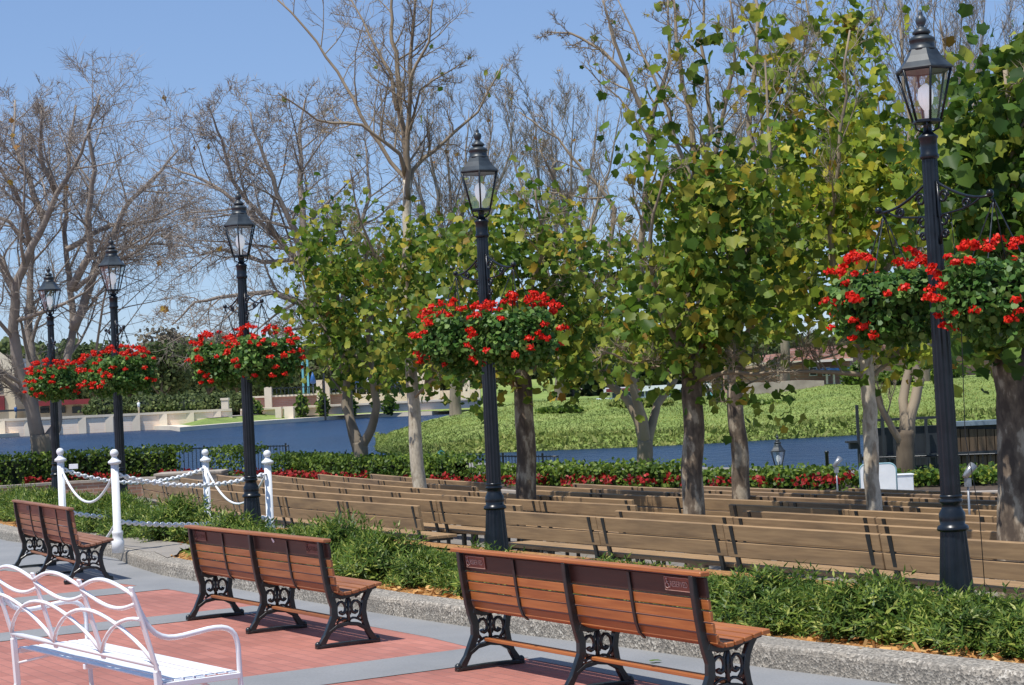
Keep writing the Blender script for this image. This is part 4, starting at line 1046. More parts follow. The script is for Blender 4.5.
def hedge(x0, x1, ztop, label, dens=520, lm_='leaf_hedge'):
    c = segment(HL, x0, x1)
    if len(c) < 2: return
    root = thing('clipped_hedge', label, 'hedge', c[0] * 1.0, 0, 'clipped hedges along the lake railing'); b = Vector(c[0]); w_ = .45
    m = MB(); cr = along(c, 40)[3:-3]; A = offs(cr, -w_ + .2); B = offs(cr, w_ - .2)
    r4 = [setz(A, -.6), setz(A, ztop - .12), setz(B, ztop - .12), setz(B, -.6)]
    for p, q in zip(r4, r4[1:]): ribbon(m, p, q)
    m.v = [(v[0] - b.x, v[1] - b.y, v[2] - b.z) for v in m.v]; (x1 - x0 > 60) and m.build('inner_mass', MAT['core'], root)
    L = sum((q - p).length for p, q in zip(c, c[1:])); n = int(L * dens)
    cc = along(c, 300); nn = [(q - p).normalized() for p, q in zip(offs(cc, 0), offs(cc, 1))]
    P = []; Nn = []
    for i in range(n):
        k = R.randrange(300); p = cc[k]; o_ = nn[k]; tg = Vector((o_.y, -o_.x, 0)) * R.uniform(-.1, .1)
        wv = .05 * math.sin(k * .9) + .04 * math.sin(k * .37)
        if R.random() < .55: h = ztop - R.random() ** 1.2 * (ztop + .45); q = p - o_ * (w_ + R.uniform(-.05, .04) + wv) ; nr = Vector((-o_.x, -o_.y, .4))
        else: h = ztop + R.uniform(-.05, .05) + wv; q = p + o_ * R.uniform(-w_, w_); nr = Vector((0, -.2, 1))
        q = q + tg; P.append((q.x - b.x, q.y - b.y, h - b.z)); Nn.append(tuple(nr))
    P = np.array(P); Nn = np.array(Nn) + NR.normal(size=P.shape) * .5
    leaves('foliage', P, NR.normal(size=P.shape), Nn, NR.uniform(.06, .11, len(P)), .07, T_ROUND, MAT[lm_], root)
hedge(-60, 192, .40, 'clipped green hedge at the far left behind the red flowers')
hedge(214, 262, .34, 'short piece of clipped hedge left of the middle lamp')
hedge(280, 476, .12, 'clipped hedge below the two stemmed tree')
hedge(480, 534, -.10, 'low piece of clipped hedge right of the second lamp')
hedge(536, 700, -.05, 'clipped hedge below the vase shaped tree')
hedge(700, 858, -.19, 'clipped hedge in front of the half hidden lantern')
hedge(858, 1010, -.28, 'dark shaded hedge beneath the timber wall', 520, 'leaf_dark')  # darker leaf colour stands in for the tree shade on this hedge
FL = offs(PS, .95)
def flowers(x0, x1, label, col='bedred'):
    c = segment(FL, x0, x1); L = sum((q - p).length for p, q in zip(c, c[1:])); n = int(L * 10); cc = along(c, 200); P = []; G_ = []
    nn = [(q - p).normalized() for p, q in zip(cc, offs(cc, 1))]
    for i in range(n):
        k = R.randrange(200); q = cc[k] + nn[k] * R.uniform(-.35, .75); h = -.42 + R.uniform(.06, .19)
        if math.sin(k * .31) + math.sin(k * .117 + 2) < -.75: continue
        for j in range(11):
            P.append((q.x + R.gauss(0, .055), q.y + R.gauss(0, .055), h + R.gauss(0, .035)))
        for j in range(9): G_.append((q.x + R.gauss(0, .08), q.y + R.gauss(0, .08), h - R.uniform(.05, .25)))
    P = np.array(P); G_ = np.array(G_)
    o = leaves('flower_bed', P, NR.normal(size=P.shape), NR.normal(size=P.shape) + np.array([0, -.5, .7]), .08, .07, T_ROUND, MAT[col]); tag(o, label, 'flowers', kind='stuff')
    o2 = leaves('bed_leaves', G_, NR.normal(size=G_.shape), NR.normal(size=G_.shape) + np.array([0, -.5, .7]), .08, .05, T_ROUND, MAT['leaf_hedge'], o); o2['kind'] = 'stuff'
flowers(-50, 215, 'long bed of red flowers in front of the left hedge')
flowers(222, 362, 'bed of red flowers behind the middle lamp')
flowers(412, 534, 'bed of red flowers around the white barked tree')
flowers(536, 680, 'bed of red flowers in front of the hedge near the centre')
flowers(700, 850, 'bed of red flowers in front of the right hedge')
# railing
RL = offs(PS, 3.1)
def railing(x0, x1, zt, label):
    c = segment(RL, x0, x1); root = thing('railing', label, 'railing', c[0], 0); b = Vector(c[0])
    def sh(m): m.v = [(v[0] - b.x, v[1] - b.y, v[2] - b.z) for v in m.v]; return m
    m = MB(); cc = along(c, 40); m.tube(setz(cc, zt), .018, 5); m.tube(setz(cc, zt - .75), .015, 5); sh(m).build('rail', MAT['iron'], root)
    L = sum((q - p).length for p, q in zip(c, c[1:])); n = int(L / .14); cc = along(c, n)
    m = MB()
    for i, p in enumerate(cc): 
        r = .009; m.box(p.x - r, p.x + r, p.y - r, p.y + r, zt - .75, zt + (.03 if i % 1 == 0 else 0))
    sh(m).build('balusters', MAT['iron'], root)
    for p in cc[::12]:
        m = MB(); m.box(p.x - .025, p.x + .025, p.y - .025, p.y + .025, -.6, zt + .08); sh(m).build('railing_post', MAT['iron'], root)
railing(-60, 290, .36, 'thin black railing behind the left hedge at the water')
railing(288, 560, .12, 'thin black railing behind the hedges in the centre')
railing(858, 1000, .0, 'dark railing in the shade left and right of the nearest lamp')
# planter end block and boards
p = gr(190, 478, -.35)
m = MB(); m.box(-.9, .9, 0, 1.2, -.3, .1); m.box(-.95, .95, -.05, 1.25, .1, .17); o = m.build('planter_block', MAT['stone'], bevel=.01); o.location = (p.x, p.y - .3, -.35); tag(o, 'pale stone planter end block behind the white post left of the middle lamp', 'planter')
# white boards
p = gr(880, 492, -.5); Yb = 34.0; p = at(879, 494, Yb)
t = thing('display_board', 'white board with rounded top corners and a pale blue rim behind the thin tree', 'board', (p.x, p.y, floor_z(25)), -.15)
zb = p.z - floor_z(25)
m = MB(); ol = []
for i in range(9): an = math.pi - i * math.pi / 16; ol.append((-.20 + .12 * math.cos(an), zb + .42 + .12 * math.sin(an)))
for i in range(9): an = math.pi / 2 - i * math.pi / 16; ol.append((.20 + .12 * math.cos(an), zb + .42 + .12 * math.sin(an)))
ol = [(-.32, zb - .1)] + ol + [(.32, zb - .1)]
nn_ = len(ol); m.add([(x, -.012, z) for x, z in ol] + [(x, .012, z) for x, z in ol], [tuple(range(nn_)), tuple(range(2 * nn_ - 1, nn_ - 1, -1))] + [(i, (i + 1) % nn_, nn_ + (i + 1) % nn_, nn_ + i)[::-1] for i in range(nn_)]); m.build('panel', MAT['white'], t)
m = MB(); m.tube([(x, 0, z) for x, z in ol], .018, 6); m.build('blue_rim', MAT['paleblue'], t)
m = MB(); m.box(-.3, -.26, -.02, .02, 0, zb); m.box(.26, .3, -.02, .02, 0, zb); m.build('leg', MAT['silver'], t)
p = at(902, 495, 34.6)
m = MB(); m.box(-.2, .2, -.12, .12, -.9, .36); m.box(-.215, .215, -.135, .135, .36, .385); o = m.build('utility_box', MAT['white'], bevel=.008); o.location = p; tag(o, 'plain white utility box right of the rounded board', 'box')
# spotlights
def spot(px, pyb, pyt, Y_, label):
    a = at(px, pyb, Y_); b_ = at(px, pyt, Y_); h = b_.z - a.z
    t = thing('garden_spotlight', label, 'spotlight', (a.x, a.y, a.z - .5), .4, 'silver spotlights on short stakes'); h += .5
    m = MB(); m.tube([(0, 0, -.1), (0, 0, h - .12)], .014, 6); m.box(-.03, .03, -.03, .03, h - .22, h - .12); m.build('stake', MAT['silver'], t)
    m = MB(); m.tube([(-.04, 0, h - .11), (.03, 0, h - .03), (.09, 0, h + .03)], [.035, .045, .055], 10); m.build('spotlight_head', MAT['silver'], t)
spot(837, 482, 460, 33, 'silver spotlight on a stake in front of the hedge, left of the white board')
spot(969, 505, 468, 22.5, 'silver spotlight on a stake right of the nearest lamp post')
# bollard and half hidden lantern
p = at(827, 460, 41)
m = MB(); m.lathe([(.04, -1.0), (.04, .14), (.05, .15), (.05, .19), (.02, .2)], 10); o = m.build('bollard', MAT['iron']); o.location = p; tag(o, 'small black bollard behind the right hedge', 'bollard')
pt = at(777, 434, 44)
t = thing('post_lantern', 'black lantern showing just above the right hedge by the water', 'lantern', (pt.x, pt.y, pt.z - 3.925), 0)
for ch in proto.children:
    if ch.name.startswith('lantern_frame') or ch.name.startswith('neck'):
        c_ = ch.copy(); C.objects.link(c_); c_.parent = t
        for g_ in ch.children: d_ = g_.copy(); C.objects.link(d_); d_.parent = c_
m = MB(); m.lathe([(.05, 1.8), (.05, 3.1)], 12); m.build('pole', MAT['lampiron'], t)
t.location.z = pt.z - 3.925
# little green floodlights on the lake edge
for i, (px, py, Y_) in enumerate(((440, 460, 47.5), (166, 466, 59))):
    p = at(px, py, Y_); tt_ = thing('floodlight', ('dark green floodlight above the hedge right of the white trunk', 'dark green floodlight above the railing between the left lamps')[i], 'floodlight', (p.x, p.y, p.z), .3)
    m = MB(); m.tube([(0, 0, -.8), (0, 0, .02)], .02, 6); m.build('stake', MAT['iron'], tt_)
    m = MB(); m.tube([(-.1, 0, .0), (.0, 0, .10), (.08, 0, .22)], [.13, .12, .06], 10); m.build('hood', MAT['verdigris'], tt_)

# ------------------------------------------------------------------ timber wall at right
def pxbox(mb, x0, x1, y0, y1, Y_, dep, base=None):
    """box whose front face spans the given columns and whose top/bottom heights come from the given rows"""
    xm = (x0 + x1) / 2; a = at(x0, y0, Y_); b_ = at(x1, y0, Y_); zt = at(xm, y0, Y_).z; zb = base if base is not None else at(xm, y1, Y_).z
    mb.box(a.x, b_.x, Y_, Y_ + dep, zb, zt)
wl = thing('timber_wall', 'dark timber and metal screen wall by the water behind the nearest lamp', 'wall', (at(930, 470, 40).x, 40, -1.2))
o0 = Vector(wl.location)
def shl(m, b): m.v = [(v[0] - b.x, v[1] - b.y, v[2] - b.z) for v in m.v]; return m
m = MB(); pxbox(m, 866, 1060, 424, 0, 40.0, .15, -1.6); shl(m, o0).build('dark_screen', MAT['slate'], wl)
for i in range(8):
    m = MB(); x = 952 + i * 8.5; pxbox(m, x, x + 7.6, 429, 0, 39.93, .06, -1.5); shl(m, o0).build('plank_panel', MAT['brownplank'], wl)
m = MB(); pxbox(m, 950, 1060, 419.5, 424, 39.85, .4, None); shl(m, o0).build('metal_cap', MAT['capblue'], wl)
m = MB(); pxbox(m, 858, 1060, 452, 456, 39.86, .06, None); pxbox(m, 862, 950, 417.5, 420, 39.9, .06, None); shl(m, o0).build('cross_rail', MAT['slate'], wl)
for x, yt in ((857, 405), (882, 409), (904, 415), (926, 418), (950, 415)):
    m = MB(); pxbox(m, x - 1.3, x + 1.3, yt, 0, 39.8, .08, -1.5); shl(m, o0).build('post', MAT['slate'], wl)
m = MB(); pxbox(m, 847, 858, 441, 443, 39.7, .25, None); pxbox(m, 850, 858, 443, 449, 39.75, .2, None); shl(m, o0).build('wall_lamp', MAT['slate'], wl)

# ------------------------------------------------------------------ island with rough grass
edge = [gr(*q, -1.8) for q in ((374, 447), (380, 452.5), (395, 455.5), (430, 455), (484, 453.8), (560, 450.5), (640, 447.5), (720, 443.5), (820, 437.5), (900, 433), (1000, 428), (1120, 420))]
ridge = [(372, 443), (378, 439), (392, 432), (420, 424), (481, 411), (530, 402), (600, 400), (744, 395.5), (774, 394.5), (826, 386), (900, 383), (1000, 375), (1120, 368)]
mb = MB(); cols = 200; rows = 26; Vv = []
def interp(l, u):
    f = u * (len(l) - 1); i = min(int(f), len(l) - 2); return l[i], l[i + 1], f - i
eu = [proj(p)[0] for p in edge]
for i in range(cols):
    px = 376 + (1110 - 376) * (i / (cols - 1)) ** 1.15
    j = 0
    while j < len(eu) - 2 and eu[j + 1] < px: j += 1
    f = max(0, min(1, (px - eu[j]) / (eu[j + 1] - eu[j]))); e = edge[j].lerp(edge[j + 1], f)
    k = 0
    while k < len(ridge) - 2 and ridge[k + 1][0] < px: k += 1
    f = max(0, min(1, (px - ridge[k][0]) / (ridge[k + 1][0] - ridge[k][0]))); ry = ridge[k][1] + (ridge[k + 1][1] - ridge[k][1]) * f
    Yr = e.y + 12 + 22 * min(1, (px - 376) / 120); rg_ = at(px, ry, Yr); rg_.z = max(rg_.z, -1.0)
    for r_ in range(rows):
        u = r_ / (rows - 1)
        if u < .8:
            q = u / .8; p = e.lerp(rg_, q); hh = e.z - .3 + (rg_.z - e.z + .3) * (min(1, q * 9) * .28 + .72 * q ** .9)
            hh += (math.sin(px * .11 + q * 5) * .04 + R.uniform(-.05, .05)) * min(1, q * 5)
        else:
            q = (u - .8) / .2; p = rg_ + Vector((rg_.x / rg_.y, 1, 0)) * (60 * q * min(1, (px - 376) / 200)); hh = rg_.z - .1 * q + R.uniform(-.03, .03)
        Vv.append((p.x, p.y, hh))
mb.add(Vv, [(i * rows + j, (i + 1) * rows + j, (i + 1) * rows + j + 1, i * rows + j + 1) for i in range(cols - 1) for j in range(rows - 1)], True)
isl = mb.build('grass_bank', MAT['grass']); struct(isl)
Vn = np.array(Vv).reshape(cols, rows, 3)
n = 85000; ii = NR.uniform(0, cols - 1.01, n); jj = NR.uniform(0, 1, n) ** 1.25 * (rows * .82); i0 = ii.astype(int); j0 = jj.astype(int); fi = (ii - i0)[:, None]; fj = (jj - j0)[:, None]
P = (Vn[i0, j0] * (1 - fi) + Vn[i0 + 1, j0] * fi) * (1 - fj) + (Vn[i0, j0 + 1] * (1 - fi) + Vn[i0 + 1, j0 + 1] * fi) * fj
big = np.where(jj < 3, 2.2, 1.0) * np.where(NR.uniform(0, 1, n) < .03, 2.0, 1.0)
o = leaves('bank_tufts', P, rdir(n, .4), rdir(n) + np.array([0, -.5, .8]), NR.uniform(.06, .16, n) * big, NR.uniform(.035, .07, n) * big, T_BLADE, MAT['tuft']); tag(o, 'rough grass and weeds covering the bank across the channel', 'grass', kind='stuff')

# ------------------------------------------------------------------ things beyond the bank
def leafball(rg, n, c, r, lump=.25, shell=.55):
    d = unit(rg.normal(size=(n, 3))); f = 1 + lump * (np.sin(d[:, 0] * 5 + c[0]) * np.sin(d[:, 1] * 4 + c[1]) + .6 * np.sin(d[:, 2] * 7 + c[2])) ; rr = rg.uniform(shell, 1, n)
    return d * (rr * f)[:, None] * np.array(r) + np.array(c), d
def far_tree(px, py_top, py_bot, Y_, wpx, label, mat='far_leaf', n=2600, nb=9, leaf=.9, gz=.5, name='leafy_tree', group='trees on the far shore'):
    top = at(px, py_top, Y_); h = top.z - gz; wd = wpx * Y_ / F
    t = thing(name, label, 'tree', (top.x, Y_, gz), R.uniform(0, 6), group)
    m = MB(); m.tube([(0, 0, -.5), (.1, 0, h * .25), (0, 0, h * .5)], [h * .03, h * .022, h * .01], 7)
    for i in range(4):
        an = R.uniform(0, 6.28); m.tube([(0, 0, h * .22), (math.cos(an) * wd * .15, math.sin(an) * wd * .15, h * .4), (math.cos(an) * wd * .3, math.sin(an) * wd * .3, h * .6)], [h * .015, h * .01, h * .005], 5)
    m.build('trunk', MAT['bark'], t)
    P = []; Dn = []
    for i in range(nb):
        an = R.uniform(0, 6.28); rr = R.uniform(0, .32) * wd; z = h * R.uniform(.38, .8); rad = wd * R.uniform(.16, .28)
        rz = min(rad * .75, h - z); 
        p, d = leafball(NR, n // nb, (math.cos(an) * rr, math.sin(an) * rr, z), (rad, rad, rz)); P.append(p); Dn.append(d)
    P = cat3(P); Dn = cat3(Dn)
    leaves('foliage', P, NR.normal(size=P.shape), Dn + NR.normal(size=P.shape) * .5 + np.array([0, 0, .3]), NR.uniform(.5, 1.2, len(P)) * leaf, leaf * .7, T_ROUND, MAT[mat], t); return t
def far_bush(px, py_top, Y_, wpx, label, gz, name='round_bush', mat='leaf_hedge', n=900, leaf=.3, hpx=None):
    top = at(px, py_top, Y_); h = top.z - gz; wd = wpx * Y_ / F
    t = thing(name, label, 'bush', (top.x, Y_, gz), 0, 'bushes around the grass bank and far shore')
    p, d = leafball(NR, n, (0, 0, h * .45), (wd * .5, wd * .4, h * .55), .12, .7); p[:, 2] = np.maximum(p[:, 2], 0)
    leaves('foliage', p, NR.normal(size=p.shape), d + NR.normal(size=p.shape) * .5, leaf, leaf * .7, T_ROUND, MAT[mat], t)
    m = MB(); m.lathe([(wd * .2, -.2), (wd * .36, h * .3), (wd * .3, h * .7), (wd * .05, h * .85)], 9); m.build('shade_core', MAT['core'], t)
# island things
far_bush(858, 364, 140, 34, 'dark round bush on the bank beside the thin trunk', .6)
far_bush(893, 372, 138, 40, 'bushy shrub behind the forked shaded tree', .6)
far_bush(640, 405, 128, 60, 'low spreading weed patch on the grass bank near the centre', .3, leaf=.35, mat='tuft')
far_bush(940, 362, 150, 50, 'dark bush on the bank right of the nearest lamp post', .6)
far_bush(560, 408, 125, 46, 'rough weed clump on the grass bank left of the vase shaped tree', at(560, 412, 125).z, leaf=.25, mat='leaf_hedge')
far_bush(760, 402, 128, 60, 'rough weed clump on the grass bank right of the slim trunk', at(760, 406, 128).z, leaf=.25, mat='leaf_hedge')
far_bush(700, 425, 115, 50, 'rough weed clump low on the grass bank near the water', at(700, 429, 115).z, leaf=.25, mat='leaf_hedge')
far_bush(980, 385, 140, 60, 'rough weed clump on the grass bank at the far right', at(980, 389, 140).z, leaf=.25, mat='leaf_hedge')
rw = thing('rubble_wall', 'grey pink rubble retaining wall along the top of the bank', 'wall', (at(800, 390, 148).x, 148, .5)); o1 = Vector(rw.location)
m = MB(); a, b_ = at(735, 383, 148), at(824, 376, 148)
pa = [at(735, 383, 148), at(770, 382, 148), at(800, 380, 148), at(824, 380.5, 148)]
A = setz(pa, -.2); B = pa; ribbon(m, A, B); ribbon(m, B, [p + Vector((0, .8, 0)) for p in B]); shl(m, o1).build('wall_face', MAT['roughstone'], rw)
bd = thing('brick_building', 'low red brick building with a stepped roof above the grass bank', 'building', (at(790, 380, 165).x, 165, .5)); o2 = Vector(bd.location)
m = MB(); pxbox(m, 735, 850, 362, 0, 165, 10, .0); shl(m, o2).build('wall', MAT['redbrick'], bd)
m = MB(); pxbox(m, 775, 850, 352, 362, 163, 12, None); pxbox(m, 800, 900, 345, 353, 164, 9, None); shl(m, o2).build('upper_wall', MAT['redbrick'], bd)
m = MB(); pxbox(m, 730, 853, 361, 363.5, 162.6, 11, None); shl(m, o2).build('ledge', MAT['farstone'], bd)
for x in (775, 809, 822): 
    m = MB(); pxbox(m, x, x + 8, 367, 376, 164.9, .3, None); f_ = shl(m, o2).build('window', MAT['white'], bd)
    m = MB(); pxbox(m, x + 1, x + 7, 368, 375, 164.8, .2, None); shl(m, o2).build('pane', MAT['windark'], f_)
for x in (826, 833, 840, 846):
    m = MB(); pxbox(m, x, x + 1.6, 370, 384, 160, .3, None); shl(m, o2).build('porch_post', MAT['farstone'], bd)
m = MB(); pxbox(m, 822, 850, 368, 371, 159.5, 5, None); shl(m, o2).build('porch_roof', MAT['bluepaint'], bd)
bb = thing('brick_building', 'reddish brick building with a slate roof at the right behind the forked tree', 'building', (at(940, 370, 190).x, 190, .5)); o3 = Vector(bb.location)
m = MB(); pxbox(m, 870, 1060, 345, 0, 190, 12, 0); shl(m, o3).build('wall', MAT['redbrick'], bb)
m = MB(); pxbox(m, 865, 1065, 338, 346, 188.5, 15, None); shl(m, o3).build('roof', MAT['slate'], bb)
for x in range(880, 1030, 22):
    m = MB(); pxbox(m, x, x + 8, 352, 362, 189.9, .3, None); f_ = shl(m, o3).build('window', MAT['white'], bb)
    m = MB(); pxbox(m, x + 1, x + 7, 353, 361, 189.8, .2, None); shl(m, o3).build('pane', MAT['windark'], f_)
# excursion boat
bt = thing('tour_boat', 'white and turquoise boat with a long dark window band beyond the grass bank', 'boat', (at(660, 395, 142).x, 142, .4)); o4 = Vector(bt.location)
m = MB(); pxbox(m, 598, 716, 396, 403, 142, 4, None); shl(m, o4).build('hull', MAT['white'], bt)
m = MB(); pxbox(m, 612, 704, 390.5, 397, 142.3, 3.4, None); shl(m, o4).build('window_band', MAT['winblue'], bt)
for i in range(8):
    m = MB(); x = 622 + i * 11; pxbox(m, x, x + 1.3, 390.5, 397, 142.2, .1, None); shl(m, o4).build('window_post', MAT['white'], bt)
m = MB(); pxbox(m, 606, 712, 385.5, 390.5, 141.8, 4.4, None); shl(m, o4).build('roof', MAT['white'], bt)
m = MB(); pxbox(m, 710, 722, 389, 401, 141.9, 3, None); shl(m, o4).build('bow_panel', MAT['cyan'], bt)
m = MB(); pxbox(m, 606, 640, 388.2, 391.5, 141.7, .1, None); shl(m, o4).build('stripe', MAT['maroon'], bt)
# ------------------------------------------------------------------ far shore
far = [gr(*q, -1.8) for q in ((-120, 446), (0, 438), (120, 429.5), (170, 430), (180, 431.6), (250, 425.5), (343, 419), (432, 415), (500, 407))]
sheet('far_shore', [(p.x, p.y + 24) for p in far] + [(600, 420), (2400, 900), (2400, 3900), (-2400, 3900), (-2400, 300), (-300, 300)], -.45, MAT['farpave'], False)
lg = thing('quay_ledge', 'long pale stone quay ledge at the far waterline', 'quay', (far[5].x, far[5].y, -1.8)); o5 = Vector(lg.location)
m = MB(); A = setz(far, -2.2); B = setz(far, -1.25); Cc = [p + Vector((0, 9, 0)) for p in B]; ribbon(m, A, B); ribbon(m, B, Cc); shl(m, o5).build('ledge_stone', MAT['farstone'], lg)
m = MB(); Dd_ = [p + Vector((0, 16, .75)) for p in Cc]; ribbon(m, Cc, Dd_); shl(m, o5).build('planted_slope', MAT['grass'], lg)
qw = thing('quay_wall', 'long brick and stone quay wall on the far shore at the left', 'wall', (at(100, 415, 268).x, 268, -1)); o6 = Vector(qw.location)
tops = [(-120, 425), (-40, 421), (0, 419), (60, 416.5), (130, 413.5), (180, 411), (232, 408.5)]
Yq = [262, 262, 262, 264, 266, 268, 270]
pa = [at(x, y, Y_) for (x, y), Y_ in zip(tops, Yq)]
m = MB(); ribbon(m, setz(pa, -2), [p - Vector((0, 0, .3)) for p in pa]); shl(m, o6).build('brick_face', MAT['farbrick'], qw)
m = MB(); ribbon(m, [p - Vector((0, .2, .32)) for p in pa], [p - Vector((0, .2, 0)) for p in pa]); ribbon(m, [p - Vector((0, .2, 0)) for p in pa], [p + Vector((0, 1.2, 0)) for p in pa]); shl(m, o6).build('coping', MAT['farstone'], qw)
for i in range(12):
    x = -80 + i * 27
    if x > 228: break
    j = 0
    while j < len(tops) - 2 and tops[j + 1][0] < x: j += 1
    f = (x - tops[j][0]) / (tops[j + 1][0] - tops[j][0]); p = pa[j].lerp(pa[j + 1], f)
    m = MB(); m.box(p.x - .55, p.x + .55, p.y - .18, p.y, -2, p.z - .33); shl(m, o6).build('stone_pilaster', MAT['farstone'], qw)
p = at(225, 400, 274); m = MB(); m.box(-.5, .5, -.5, .5, -2.6, 0); m.box(-.6, .6, -.6, .6, 0, .3); o = m.build('stone_pillar', MAT['farstone']); o.location = p; tag(o, 'pale stone pillar at the right end of the quay wall', 'pillar')
# terraces between the lamp and the two stemmed tree
tw_ = thing('brick_terrace', 'pink brick terrace with pale copings across the water right of the middle lamp', 'terrace', (at(310, 400, 285).x, 285, -1)); o7 = Vector(tw_.location)
m = MB(); pxbox(m, 232, 345, 396, 0, 300, 5, -1); shl(m, o7).build('upper_wall', MAT['redbrick'], tw_)
m = MB(); pxbox(m, 345, 480, 392, 0, 302, 5, -1); shl(m, o7).build('side_wall', MAT['farbrick'], tw_)
m = MB(); pxbox(m, 240, 480, 404.5, 0, 286, 4, -1); shl(m, o7).build('lower_wall', MAT['farbrick'], tw_)
m = MB(); pxbox(m, 240, 480, 403.2, 405.2, 285.6, 5, None); pxbox(m, 235, 345, 394.6, 396.4, 299.5, 5, None); shl(m, o7).build('coping', MAT['farstone'], tw_)
for x, y0 in ((264, 387), (316, 380), (322, 380), (417, 372), (432, 374), (462, 372)):
    m = MB(); pxbox(m, x, x + 7, y0, 0, 299, 1.2, -1); shl(m, o7).build('pillar', MAT['farbrick' if x > 270 else 'farstone'], tw_)
for x0, x1 in ((272, 314), (331, 415)):
    m = MB(); pxbox(m, x0, x1, 387, 388, 299.3, .1, None)
    for x in range(x0, x1, 4): pxbox(m, x, x + .8, 387, 394, 299.3, .1, None)
    shl(m, o7).build('balustrade', MAT['iron'], tw_)
for i, (x, wd_) in enumerate(((275, 6), (284, 9))):
    m = MB(); pxbox(m, x, x + wd_, 407, 0, 281, 2, -1.3); o = m.build('stone_block', MAT['farstone']); tag(o, ('small pale stone block on the far quay', 'larger pale stone block with a dark opening on the far quay')[i], 'stone block')
for i, (x, yt) in enumerate(((322, 393), (301, 392), (350, 395), (388, 393), (255, 400))):
    far_bush(x, yt, 284, 13, ('small cone shaped shrub on the far terrace beside the dark post', 'small shrub at the left end of the far terrace', 'small shrub behind the two stemmed tree on the terrace', 'small shrub on the terrace left of the white trunk', 'straggly shrub on the quay right behind the middle lamp')[i], -1.2, 'small_shrub', n=260, leaf=.5)
m = MB(); p = at(325, 404, 283); m.box(-.12, .12, -.12, .12, -3, 12); o = m.build('dark_flagpole', MAT['slate']); o.location = p; tag(o, 'tall dark pole standing on the far quay right of the middle lamp', 'pole')
for i, (x, col) in enumerate(((301, 'cyan'), (306, 'cyan'))):
    m = MB(); pxbox(m, x, x + 1.8, 358, 396, 310, .6, None); tag(m.build('painted_pole', MAT[col]), ('left pale turquoise pole beyond the far terrace', 'right pale turquoise pole beyond the far terrace')[i], 'pole')
for i, x in enumerate((313, 349, 356, 366, 395)):
    p = at(x, 384, 305); tt_ = thing('folded_parasol', 'folded blue parasol on the far terrace', 'parasol', (p.x, p.y, p.z), 0, 'folded blue parasols on the far terrace')
    m = MB(); m.lathe([(.15, 0), (.55, .2), (.3, 1.2), (.05, 1.9)], 8); m.build('canopy', MAT['bluepaint' if i != 3 else 'white'], tt_)
    m = MB(); m.tube([(0, 0, -2), (0, 0, .3)], .06, 6); m.build('pole', MAT['silver'], tt_)
m = MB(); pts = [at(x, y, 330) for x, y in ((420, 402), (450, 393), (480, 385), (520, 380), (560, 378))]; ribbon(m, setz([p - Vector((0, 40, 0)) for p in pts], -1.4), pts); ribbon(m, pts, [p + Vector((0, 30, 0)) for p in pts]); struct(m.build('far_lawn', MAT['grass']))
# far left buildings
cb = thing('cream_building', 'cream building with dark red awnings at the far left edge', 'building', (at(10, 400, 300).x, 300, 0)); o8 = Vector(cb.location)
m = MB(); pxbox(m, -70, 14, 376, 0, 300, 12, -.5); a = at(-70, 376, 300); b_ = at(14, 376, 300); c1 = at(-28, 345, 300)
m.add([a, b_, c1, a + Vector((0, 12, 0)), b_ + Vector((0, 12, 0)), c1 + Vector((0, 12, 0))], [(0, 1, 2), (5, 4, 3), (1, 4, 5, 2), (0, 2, 5, 3)]); shl(m, o8).build('wall', MAT['cream'], cb)
m = MB(); pxbox(m, -14, 4, 396, 411, 299.5, .4, None); pxbox(m, -40, -18, 396, 411, 299.5, .4, None); shl(m, o8).build('awning', MAT['maroon'], cb)
m = MB(); pxbox(m, -4, 2, 384, 391, 299.8, .2, None); shl(m, o8).build('window', MAT['windark'], cb)
m = MB(); pxbox(m, -70, 30, 411, 413, 292, .5, None); shl(m, o8).build('rail', MAT['slate'], cb)
gb = thing('gabled_building', 'grey blue gabled building behind the big leafless tree', 'building', (at(14, 380, 320).x, 320, 0)); o9 = Vector(gb.location)
m = MB(); pxbox(m, 5, 24, 372, 0, 320, 10, -.5); a, b_, c1 = at(3, 372, 319.5), at(25, 372, 319.5), at(14, 358, 319.5)
m.add([a, b_, c1, a + Vector((0, 11, 0)), b_ + Vector((0, 11, 0)), c1 + Vector((0, 11, 0))], [(0, 1, 2), (5, 4, 3), (1, 4, 5, 2), (0, 2, 5, 3)]); shl(m, o9).build('wall', MAT['greyblue'], gb)
m = MB(); pxbox(m, 9, 17, 357, 362, 318, 3, None); shl(m, o9).build('chimney', MAT['slate'], gb)
m = MB(); m.lathe([(.45, -4), (.42, 6.5), (.6, 6.6), (.6, 7.0), (.1, 7.4)], 10); p = at(29, 372, 315); m_o = m.build('white_column', MAT['white']); m_o.location = p; tag(m_o, 'white column rising beside the trunk of the big leafless tree', 'column')
mt = thing('market_hall', 'long low building with a dark red roof behind the quay wall', 'building', (at(60, 405, 300).x, 300, 0)); o10 = Vector(mt.location)
m = MB(); pxbox(m, 30, 92, 404, 0, 300, 6, -.5); shl(m, o10).build('wall', MAT['cream'], mt)
m = MB(); pxbox(m, 26, 96, 400, 405, 297, 9, None); shl(m, o10).build('roof', MAT['maroon'], mt)
for x in (40, 56, 72): m = MB(); pxbox(m, x, x + 9, 406.5, 413, 299.6, .3, None); shl(m, o10).build('window', MAT['windark'], mt)
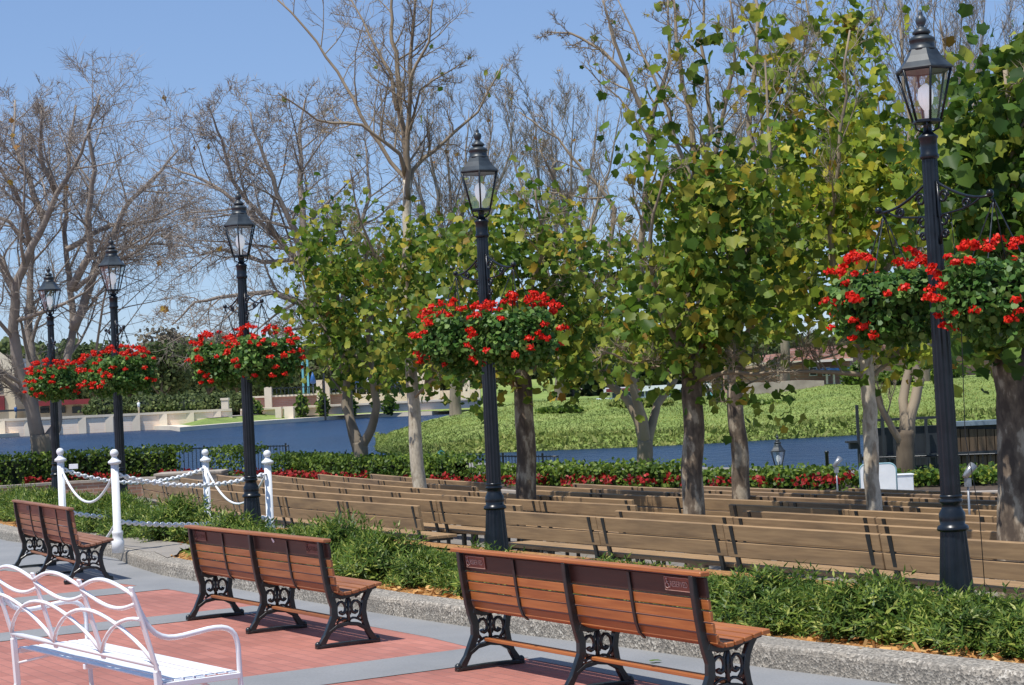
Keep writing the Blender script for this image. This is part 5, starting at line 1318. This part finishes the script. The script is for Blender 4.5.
# far people, tiny
def person(px, py, Y_, col, label):
    f_ = at(px, py, Y_); t_ = thing('person', label, 'person', (f_.x, f_.y, f_.z), .3)
    m = MB(); m.lathe([(.10, .0), (.13, .45), (.17, .85), (.15, 1.05), (.21, 1.38), (.10, 1.48), (.06, 1.52), (.10, 1.6), (.105, 1.68), (.03, 1.78)], 9); m.build('body', MAT['cream'], t_)
    m = MB(); m.lathe([(.18, .84), (.17, 1.05), (.235, 1.38), (.12, 1.47)], 9); m.build('shirt', MAT[col], t_)
person(16, 418, 256.5, 'bluepaint', 'tiny figure in a blue shirt standing above the far quay wall')
person(139, 413, 266.5, 'white', 'tiny figure in a white top above the far quay wall near the second lamp')
# far hedge and trees at left
for i, (x, w_) in enumerate(((112, 60), (150, 60), (190, 60), (226, 50))):
    far_bush(x, 396 - i * 1.2, 288, w_, ('dark clipped shrub mass behind the quay wall, leftmost', 'dark clipped shrub mass behind the quay wall, second', 'dark clipped shrub mass behind the quay wall, third', 'dark clipped shrub mass behind the quay wall, rightmost')[i], -.2, 'dark_shrub', 'far_leaf', 2000, .5)
specs = [(-25, 352, 330, 60, 'far_leaf'), (60, 372, 340, 60, 'far_leaf'), (95, 338, 330, 70, 'far_leaf'), (128, 330, 335, 80, 'far_leaf'), (172, 322, 350, 80, 'far_leaf_brown'), (160, 334, 320, 80, 'far_leaf'), (206, 330, 330, 80, 'far_leaf'), (235, 328, 345, 80, 'far_leaf'), (268, 345, 335, 70, 'far_leaf'), (300, 335, 330, 70, 'far_leaf'), (345, 330, 340, 90, 'far_leaf'), (400, 335, 350, 90, 'far_leaf'), (455, 340, 345, 80, 'far_leaf'), (510, 330, 360, 90, 'far_leaf'), (570, 335, 350, 90, 'far_leaf'), (635, 335, 250, 90, 'far_leaf'), (700, 330, 260, 90, 'far_leaf'), (770, 325, 250, 100, 'far_leaf'), (850, 330, 240, 90, 'far_leaf'), (940, 320, 250, 100, 'far_leaf'), (1010, 310, 240, 100, 'far_leaf')]
desc = ['round crown partly cut by the left edge', 'low crown between the leafless trunks', 'crown left of the second lamp', 'broad crown just behind the second lamp', 'brownish leafless crown rising above the green ones', 'pale green rounded crown between the left lamps', 'green crown left of the middle lamp', 'green crown behind the middle lamp basket', 'green crown right of the middle lamp', 'crown above the turquoise poles', 'crown behind the two stemmed tree', 'crown behind the white barked tree', 'crown left of the second lamp from the right', 'crown behind the thick brown trunk', 'crown left of the vase shaped tree', 'crown behind the vase shaped tree', 'crown above the tour boat', 'crown above the red brick building', 'crown above the dark round bush', 'crown behind the nearest lamp', 'crown cut by the right edge']
for (x, yt, Y_, w_, mt_), ds in zip(specs, desc):
    far_tree(x, yt, 0, Y_, w_, 'distant tree, ' + ds, mt_, gz=-.3, leaf=.8 if Y_ > 300 else .6)
n = 45000; px_ = NR.uniform(-160, 1180, n); Yw = NR.uniform(372, 400, n)
edge_ = 352 - 7 * np.sin(px_ * .035) - 5 * np.sin(px_ * .083 + 1) - 4 * np.sin(px_ * .21) - px_ * .02
P = np.array([list(at(a, b_ + (404 - b_) * c_, y_)) for a, b_, c_, y_ in zip(px_, edge_, NR.uniform(0, 1, n) ** 1.1, Yw)])
o = leaves('distant_wood', P, NR.normal(size=P.shape), NR.normal(size=P.shape) + np.array([0, -.7, .6]), NR.uniform(.8, 1.8, n), 1.1, T_ROUND, MAT['far_leaf']); tag(o, 'far band of green woodland along the horizon', 'woodland', kind='stuff')
print('objects', len(bpy.data.objects), 'shrubs', cnt)
